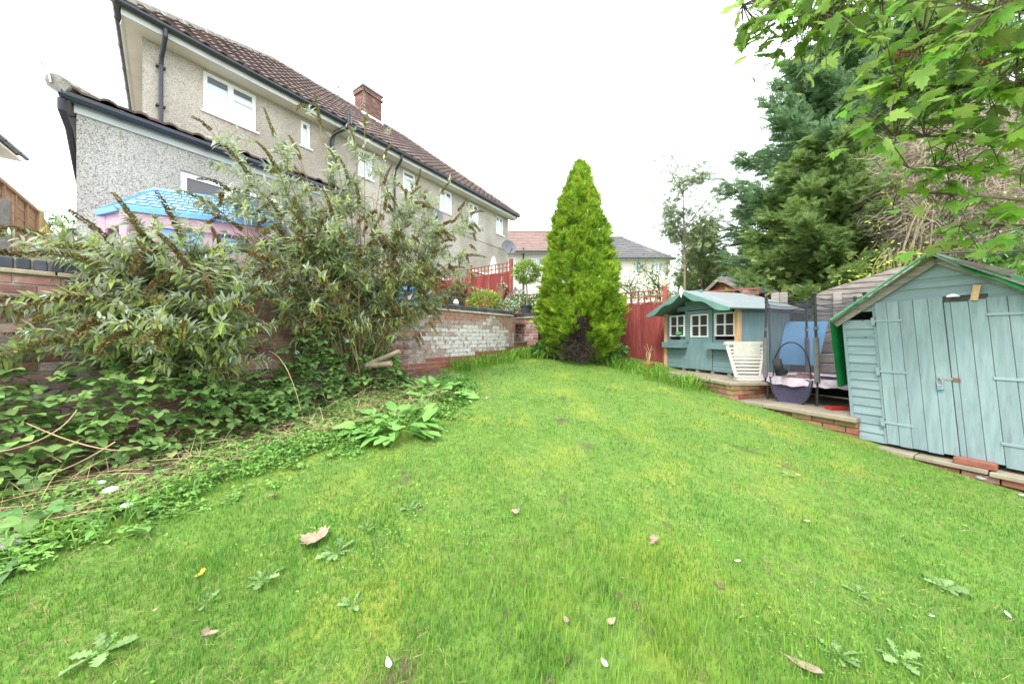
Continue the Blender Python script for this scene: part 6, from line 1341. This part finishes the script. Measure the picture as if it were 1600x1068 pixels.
p = at(1095, 528, 12.2); lim = [(random.uniform(.3, .9), random.uniform(0, 6.28), random.uniform(.6, 1.1), random.uniform(.6, 1.2)) for _ in range(9)]
leafy_tree('ash_tree', 'second thin ash sapling just right of the taller ash', (p.x, 12.2, 1.0), 5.0, lim, 700, M['ash_leaf'], .19, PIN_V, PIN_F, 'bark_pale', 'garden trees beyond the back fence', .28, .04)
p = at(985, 528, 12.0); lim = [(random.uniform(.4, .95), random.uniform(0, 6.28), random.uniform(.6, 1.1), random.uniform(.1, .7)) for _ in range(12)]
leafy_tree('apple_tree', 'small crooked fruit tree in front of the cream house', (p.x, 12.0, 1.0), 2.6, lim, 900, M['ash_leaf'], .085, LEAF_V, LEAF_F, 'bark', 'garden trees beyond the back fence', .3, .06)
p = at(1030, 528, 11.6); lim = [(random.uniform(.4, .95), random.uniform(0, 6.28), random.uniform(.6, 1.1), random.uniform(.1, .7)) for _ in range(12)]
leafy_tree('apple_tree', 'leafy fruit tree behind the trellis fence post beside the playhouse', (p.x, 11.6, 1.0), 2.7, lim, 1200, M['bush'], .085, LEAF_V, LEAF_F, 'bark', 'garden trees beyond the back fence', .32, .05)
p = at(1098, 528, 14); tall_conifer('cypress', 'bushy bright green cypress behind the ash tree', (p.x, 14, 1.0), 4.7, 1.25, 70, 85, M['green_conifer'], .26, .6, .05, None, 1, .55)
bushy('shrub', 'light green bush between the red shed and the dark conifers', 'shrub', at(1200, 470, 12.5), 1.1, .6, .55, 900, M['bush_light'], .12)
bushy('shrub', 'yellow-green bush just left of the pale ribbed cladding', 'shrub', at(1142, 470, 13.5), .5, .5, .75, 700, M['bush_light'], .12)
bushy('hedge', 'hedge showing between the trellis arch and the house extension', 'hedge', at(96, 372, 9.5), 1.0, .5, .32, 500, M['bush'], .10)
# ---------------------------------------------------------------- dead climber mass and yellowing ivy behind the shed
dcl = thing('dead_climber', 'tangled grey-brown mass of dead climber stems behind the shed', 'climber', (9.0, 7.2, .5))
N = 24000; c0 = at(1500, 300, 7.2)-Vector((9.0, 7.2, .5)); d = RNG.normal(0, 1, (N, 3)); d /= np.linalg.norm(d, axis=1, keepdims=True); r_ = RNG.uniform(.45, 1, N)**.5
lum = np.array([mn.noise(Vector(v)*2.2) for v in d]); T = d*(r_*(.92+.25*lum))[:, None]*np.array((1.75, .75, 1.95))+np.array(c0[:]); D = np.stack([RNG.normal(0, 1, N), RNG.normal(0, .5, N), RNG.normal(-.15, .75, N)], 1)
kind(scatter('dead_twigs', [(-.008, 0, 0), (.008, 0, 0), (.05, .33, .09), (.036, .33, .09), (-.02, .66, .02), (-.033, .66, .02), (.06, 1, -.13)], [(0, 1, 2, 3), (3, 2, 4, 5), (5, 4, 6)], frames(D, RNG.uniform(-3, 3, N), RNG.uniform(.22, .62, N)), T, M['dead_twig'], dcl), 'stuff')
for k in range(16):
    bx = random.uniform(-1.5, 1.5); MB().tube(bez((bx*.6, random.uniform(-.3, .3), 0), (bx*.8+random.gauss(0, .4), -.3, 2), (c0.x+bx+random.gauss(0, .3), c0.y-.5, c0.z+random.uniform(-.5, 1.3)), 9), list(np.linspace(.04, .01, 9)), 5).build('stem', M['bark_pale'], dcl)
N = 700; T = d[:N]*np.array((1.8, .8, 1.6))*RNG.uniform(.85, 1.02, (N, 1))+np.array(c0[:])+np.array((-.25, -.2, -.75)); D = RNG.normal(0, 1, (N, 3)); kind(scatter('leaves', LEAF_V, LEAF_F, frames(D, RNG.uniform(-1, 1, N), RNG.uniform(.05, .10, N)), T, M['ivy_yellow'], dcl), 'stuff')
iv = thing('ivy', 'yellow-green ivy trailing over the top of the grey shed', 'ivy', at(1390, 430, 6.6)); N = 420
T = np.stack([RNG.normal(-.05, .42, N), RNG.normal(0, .2, N), RNG.normal(.12, .2, N)], 1); T[:, 2] += .35*T[:, 0]; D = RNG.normal(0, 1, (N, 3))+np.array((0, -.6, 0)); kind(scatter('foliage', LEAF_V, LEAF_F, frames(D, RNG.uniform(-1, 1, N), RNG.uniform(.05, .10, N)), T, M['ivy_yellow'], iv), 'stuff')
for k in range(8): MB().tube(bez((random.gauss(0, .3), 0, -.4), (random.gauss(0, .3), -.05, .1), (random.gauss(0, .4), -.1, .5), 7), .008, 4).build('stem', M['bark_pale'], iv)
bushy('undergrowth', 'dark evergreen undergrowth below the dead climber, right behind the shed roof', 'undergrowth', (8.6, 5.9, .6), 1.3, .4, 1.15, 1500, M['bush'], .11)
# ---------------------------------------------------------------- sycamore overhanging at top right
LOB = [(0, .0), (.14, -.05), (.30, -.10), (.34, .02), (.50, .06), (.42, .16), (.60, .34), (.46, .36), (.50, .50), (.34, .46), (.22, .44), (.28, .62), (.20, .66), (.18, .84), (.08, .84), (0, 1.04)]
def maple_mesh(m, droop, fold):
    pts = LOB+[(-x, y) for x, y in LOB[-2:0:-1]]; b = MB(); cz = lambda x, y: -droop*(y-.2)**2-droop*.9*abs(x)**1.6+fold*abs(x)*.35
    b.add([(0, .22, cz(0, .22))]+[(x, y, cz(x, y)+.012*math.sin(i*2.4)) for i, (x, y) in enumerate(pts)], [(0, i+1, (i+1) % len(pts)+1) for i in range(len(pts))])
    b.add([(-.008, -.42, .10), (.008, -.42, .10), (.008, 0, 0), (-.008, 0, 0)], [(0, 1, 2, 3)])
    return b.mesh('maple_leaf', m, smooth=True, fix=False)
MPL = [maple_mesh(M['maple'], d_, f_) for d_, f_ in ((.35, .3), (.55, .1), (.2, .5))]; MPI = maple_mesh(M['maple_i'], .4, .3)
my = thing('sycamore_tree', 'sycamore branches with broad lobed green leaves overhanging the garden from the top right', 'tree', (5.9, 2.45, .0)); mo = Vector((5.9, 2.45, 0))
MB().tube([(0, 0, -.1), (.03, .02, 1.6), (-.05, .1, 3.4), (0, .1, 5.6)], [.19, .16, .13, .06], 10).build('trunk', M['bark'], my)
br = [((1420, 262, 2.95), 2.2, .018), ((1402, 300, 3.1), 2.0, .016), ((1440, 66, 2.8), 3.2, .014), ((1235, 22, 3.1), 3.9, .022), ((1160, 8, 3.15), 4.1, .02), ((1400, 140, 2.8), 3.0, .015), ((1500, 352, 3.0), 1.9, .012), ((1400, 215, 2.9), 2.6, .013), ((1330, -10, 2.9), 3.9, .016), ((1560, 130, 2.5), 3.0, .012), ((1550, 20, 2.4), 3.6, .014)]
clu = []
for (px, py, y), z0, r0 in br:
    tip = at(px, py, y)-mo; st = Vector((0, .05, z0)); c = bez(st, st.lerp(tip, .5)+Vector((0, 0, .22)), tip, 14); MB().tube(c, list(np.linspace(r0*2, r0*.45, 14)), 6).build('branch', M['bark_pale' if r0 > .015 else 'bark'], my)
    for k in range(5, 14): clu.append((c[k], (c[k]-c[k-1]).normalized(), 2 if py > 200 else 6))
LV = []; tw = MB()
def mleaf(p, d, s): LV.append((Vector(p), Vector(d), s))
for c, d, nt_ in clu:
    w = c+mo; u = 800+F*w.x/max(.5, w.y)
    if u > 1720: continue
    for _ in range(nt_):
        v = Vector((random.gauss(0, 1), random.gauss(0, .8), random.gauss(-.1, .55))).normalized(); L = random.uniform(.08, .36); e = c+v*L; tw.tube([c, c+v*L*.6+Vector((0, 0, .02)), e], [.004, .003, .002], 4, cap=False)
        for _ in range(2): mleaf(e+Vector((random.gauss(0, .05), random.gauss(0, .05), random.gauss(0, .04))), v*.7+Vector((random.gauss(0, .45), random.gauss(0, .45)-.25, random.uniform(-.75, -.05))), random.uniform(.075, .15))
for px, py, y, n, sp_ in ((1205, 30, 3.1, 60, .17), (1268, 48, 3.05, 44, .17), (1400, 40, 2.8, 44, .28), (1480, 60, 2.7, 51, .3), (1560, 90, 2.6, 57, .3), (1390, 120, 2.8, 30, .2), (1470, 150, 2.75, 44, .24), (1560, 180, 2.6, 51, .28), (1400, 190, 2.9, 23, .16), (1500, 205, 2.8, 16, .2), (1480, 275, 2.9, 14, .16), (1560, 250, 2.7, 26, .22), (1440, 320, 3.0, 9, .12), (1540, 375, 3.0, 16, .15), (1570, 320, 2.8, 12, .12), (1325, 30, 2.95, 32, .22)):
    c = at(px, py, y)-mo
    for _ in range(n):
        if px < 1240 and random.random() < .0: continue
        e = c+Vector((random.gauss(0, sp_*1.1), random.gauss(0, sp_), random.gauss(0, sp_*.55))); mleaf(e, Vector((-.3+random.gauss(0, .6), random.gauss(-.35, .4), random.uniform(-.7, .0))), random.uniform(.08, .155))
        b_ = random.choice(sorted(clu, key=lambda q: (q[0]-e).length)[:3])[0]; tw.tube([b_, b_.lerp(e, .6)+Vector((0, 0, .03)), e], [.0045, .0035, .0026], 4, cap=False)
kind(tw.build('twigs', M['bark'], my), 'stuff')
def vis(p): w = p+mo; return w.y > .4 and 1100 < 800+F*w.x/w.y < 1625 and -30 < HOR-F*(w.z-CAMZ)/w.y < 440
LV = [q for q in LV if (q[0]+mo).y < .3 or 800+F*(q[0]+mo).x/(q[0]+mo).y > 1140 or (q[0]+mo).z < 0]
LV.sort(key=lambda q: (not vis(q[0]), (q[0]+mo).y/q[2])); 
for p, d, s in LV[:300]: put_leaf(my, MPL, p, d, s, random.gauss(0, .45))
r = LV[300:]; kind(scatter('leaves', [v.co[:] for v in MPI.vertices], [tuple(f.vertices) for f in MPI.polygons], frames(np.array([q[1][:] for q in r]), RNG.normal(0, .45, len(r)), np.array([q[2] for q in r])), np.array([q[0][:] for q in r]), M['maple_i'], my), 'stuff')
for px, py, y in ((1285, 20, 3.0), (1290, 32, 3.0), (1405, 85, 2.8), (1423, 82, 2.8), (1512, 62, 2.7), (1518, 88, 2.7), (1535, 58, 2.7), (1540, 92, 2.7), (1460, 55, 2.75)):
    c = at(px, py, y)-mo; N = 46; T = RNG.normal(0, .022, (N, 3))*np.array((1, 1, 1.5))+np.array(c[:]); kind(scatter('seed_keys', LEAF_V, LEAF_F, frames(RNG.normal(0, 1, (N, 3))+np.array((0, 0, -.8)), RNG.uniform(-2, 2, N), RNG.uniform(.02, .038, N)), T, M['samara'], my), 'stuff')
# ---------------------------------------------------------------- weeds and fallen leaves on the lawn
def jag(m):
    b = MB(); n = 9; vs = []; fs = []
    for i in range(n+1):
        t = i/n; w = (.05+.15*math.sin(math.pi*t**1.25))*(1.15 if i % 2 else .55)*(1 if i < n else .1); z = .12*math.sin(t*2.4)-.10*t; vs += [(-w, t, z+.03*(i % 2)), (0, t, z), (w, t, z+.03*(i % 2))]
    for i in range(n): a = 3*i; fs += [(a, a+1, a+4, a+3), (a+1, a+2, a+5, a+4)]
    b.add(vs, fs); return b.mesh('rosette_leaf', m, fix=False)
RSL = [jag(M['rosette'])]
WE = ((410, 905, 'pale jagged weed rosette left of the big dry leaf', 9, .10), (318, 945, 'jagged weed rosette between the yellow leaf and the lower lawn', 6, .09), (525, 862, 'large jagged weed rosette just right of the big dry leaf', 12, .11), (552, 942, 'small weed rosette below the big dry leaf', 7, .07),
      (160, 1022, 'weed rosette at the bottom left corner of the lawn', 7, .12), (1475, 918, 'big grey-green thistle rosette on the right of the lawn', 14, .10), (1310, 1025, 'weed rosette beside the long dry leaf at the bottom', 8, .10), (1405, 1030, 'weed rosette at the bottom right, right of the long dry leaf', 7, .10),
      (640, 795, 'weed rosette in the middle of the lawn left of centre', 8, .09), (575, 825, 'small weed rosette above and right of the big dry leaf', 6, .07), (1230, 742, 'low weed patch in the far lawn below the plinth', 8, .08), (1360, 735, 'tiny pale weed near the shed end of the lawn', 8, .05), (1340, 925, 'flat weed in the mossy right part of the lawn', 6, .07))
for px, py, lab, n, s in WE:
    p = ground_at(px, py); o = thing('weed', lab, 'weed', p+Vector((0, 0, .004)), 0, 'weed rosettes in the lawn')
    for k in range(n): a = 6.283*k/n+random.gauss(0, .3); put_leaf(o, RSL, (.01*math.cos(a), .01*math.sin(a), 0), (math.cos(a), math.sin(a), random.uniform(.05, .4)), s*.78*random.uniform(.7, 1.2), random.gauss(0, .2))
def dry(px, py, s, lab, m, rot, curl=1.0, shape='maple'):
    p = ground_at(px, py); s *= 1.2 if px == 487 else .74; pts = LOB+[(-x, y) for x, y in LOB[-2:0:-1]] if shape == 'maple' else [(.0, 0), (.2, .2), (.24, .5), (.14, .8), (0, 1.05), (-.14, .8), (-.24, .5), (-.2, .2)]
    b = MB(); rings = []
    for f in (1, .62): rings += [(x*f, .4+(y-.4)*f) for x, y in pts]
    n = len(pts); zf = lambda x, y: curl*(.5*abs(x)**1.4+.35*(y-.45)**2+.10*mn.noise(Vector((x*6+px, y*6, 1))))
    b.add([(x*(1-.3*curl*abs(x)), y, zf(x, y)) for x, y in rings]+[(0, .4, .0)], [(i, (i+1) % n, n+(i+1) % n, n+i) for i in range(n)]+[(n+i, n+(i+1) % n, 2*n) for i in range(n)])
    b.v = [(x*s, (y-.45)*s, z*s) for x, y, z in b.v]; o = b.build('fallen_leaf', M[m], smooth=True); o.location = p+Vector((0, 0, .022)); o.rotation_euler = (random.uniform(-.15, .15)-.25, random.uniform(-.2, .2), rot); tag(o, lab, 'leaf', 'fallen leaves on the lawn')
for a in ((487, 846, .13, 'big pale brown curled dry leaf on the lawn left of centre', 'dry_leaf', 1.2, .7), (427, 779, .10, 'brown dry leaf on the bare spot near the bed', 'dry_leaf', .2, 1), (312, 904, .06, 'yellow fallen leaf on the left of the lawn', 'yellow_leaf', 2, .8), (326, 1000, .07, 'dark and pale folded dry leaf at the lower left', 'dry_leaf', -.7, 1.7),
          (607, 1042, .075, 'thin white leaf at the bottom of the lawn', 'pale_leaf', .5, 1.2, 'o'), (805, 806, .10, 'upright dry leaf in the middle of the lawn', 'dry_leaf', .4, 1.6), (1022, 851, .09, 'pale curled leaf right of the middle of the lawn', 'dry_leaf', 2.2, 1.2), (885, 978, .07, 'small pointed dry leaf in the bare patch', 'dry_leaf', .1, 1.3, 'o'),
          (953, 980, .085, 'narrow rolled dry leaf right of the bare patch', 'dry_leaf', -.9, 1.6, 'o'), (945, 1046, .06, 'white scrap of leaf at the bottom centre', 'pale_leaf', .3, 1.3, 'o'), (1153, 880, .045, 'tiny white leaf fragment in the right lawn', 'pale_leaf', 1.3, 1, 'o'), (1262, 1052, .16, 'long curved dry leaf at the bottom edge', 'dry_leaf', .6, 1.2, 'o'),
          (1574, 966, .05, 'small cream leaf near the right edge', 'pale_leaf', 2.8, 1.3, 'o'), (1456, 968, .035, 'small tan leaf below the thistle rosette', 'pale_leaf', 1, 1.3, 'o'), (1247, 744, .06, 'brown leaf in the far right lawn', 'dry_leaf', 1, 1, 'o'), (242, 962, .04, 'tiny tan leaf in the lower left lawn', 'dry_leaf', .4, 1, 'o'),
          (1262, 817, .05, 'tan leaf in the mossy right lawn', 'dry_leaf', .9, 1, 'o'), (700, 640, .07, 'pale dead leaf beside the bluish broad-leaved plant', 'pale_leaf', 1.9, 1, 'o'), (757, 625, .09, 'dead weed leaf on the lawn near the wall', 'pale_leaf', .9, 1.2)): dry(*a)
for px, py, s, lab in ((157, 765, .03, 'white scrap lying in the bed at the left, upper one'), (172, 779, .045, 'larger white scrap lying in the bed at the left'), (199, 803, .035, 'pale scrap at the edge of the ground cover'), (14, 868, .045, 'grey stone at the far left edge of the bed')):
    p = ground_at(px, py); stone(lab, (p.x, p.y, p.z+.03), s, 'cloth_white' if px > 100 else 'concrete')
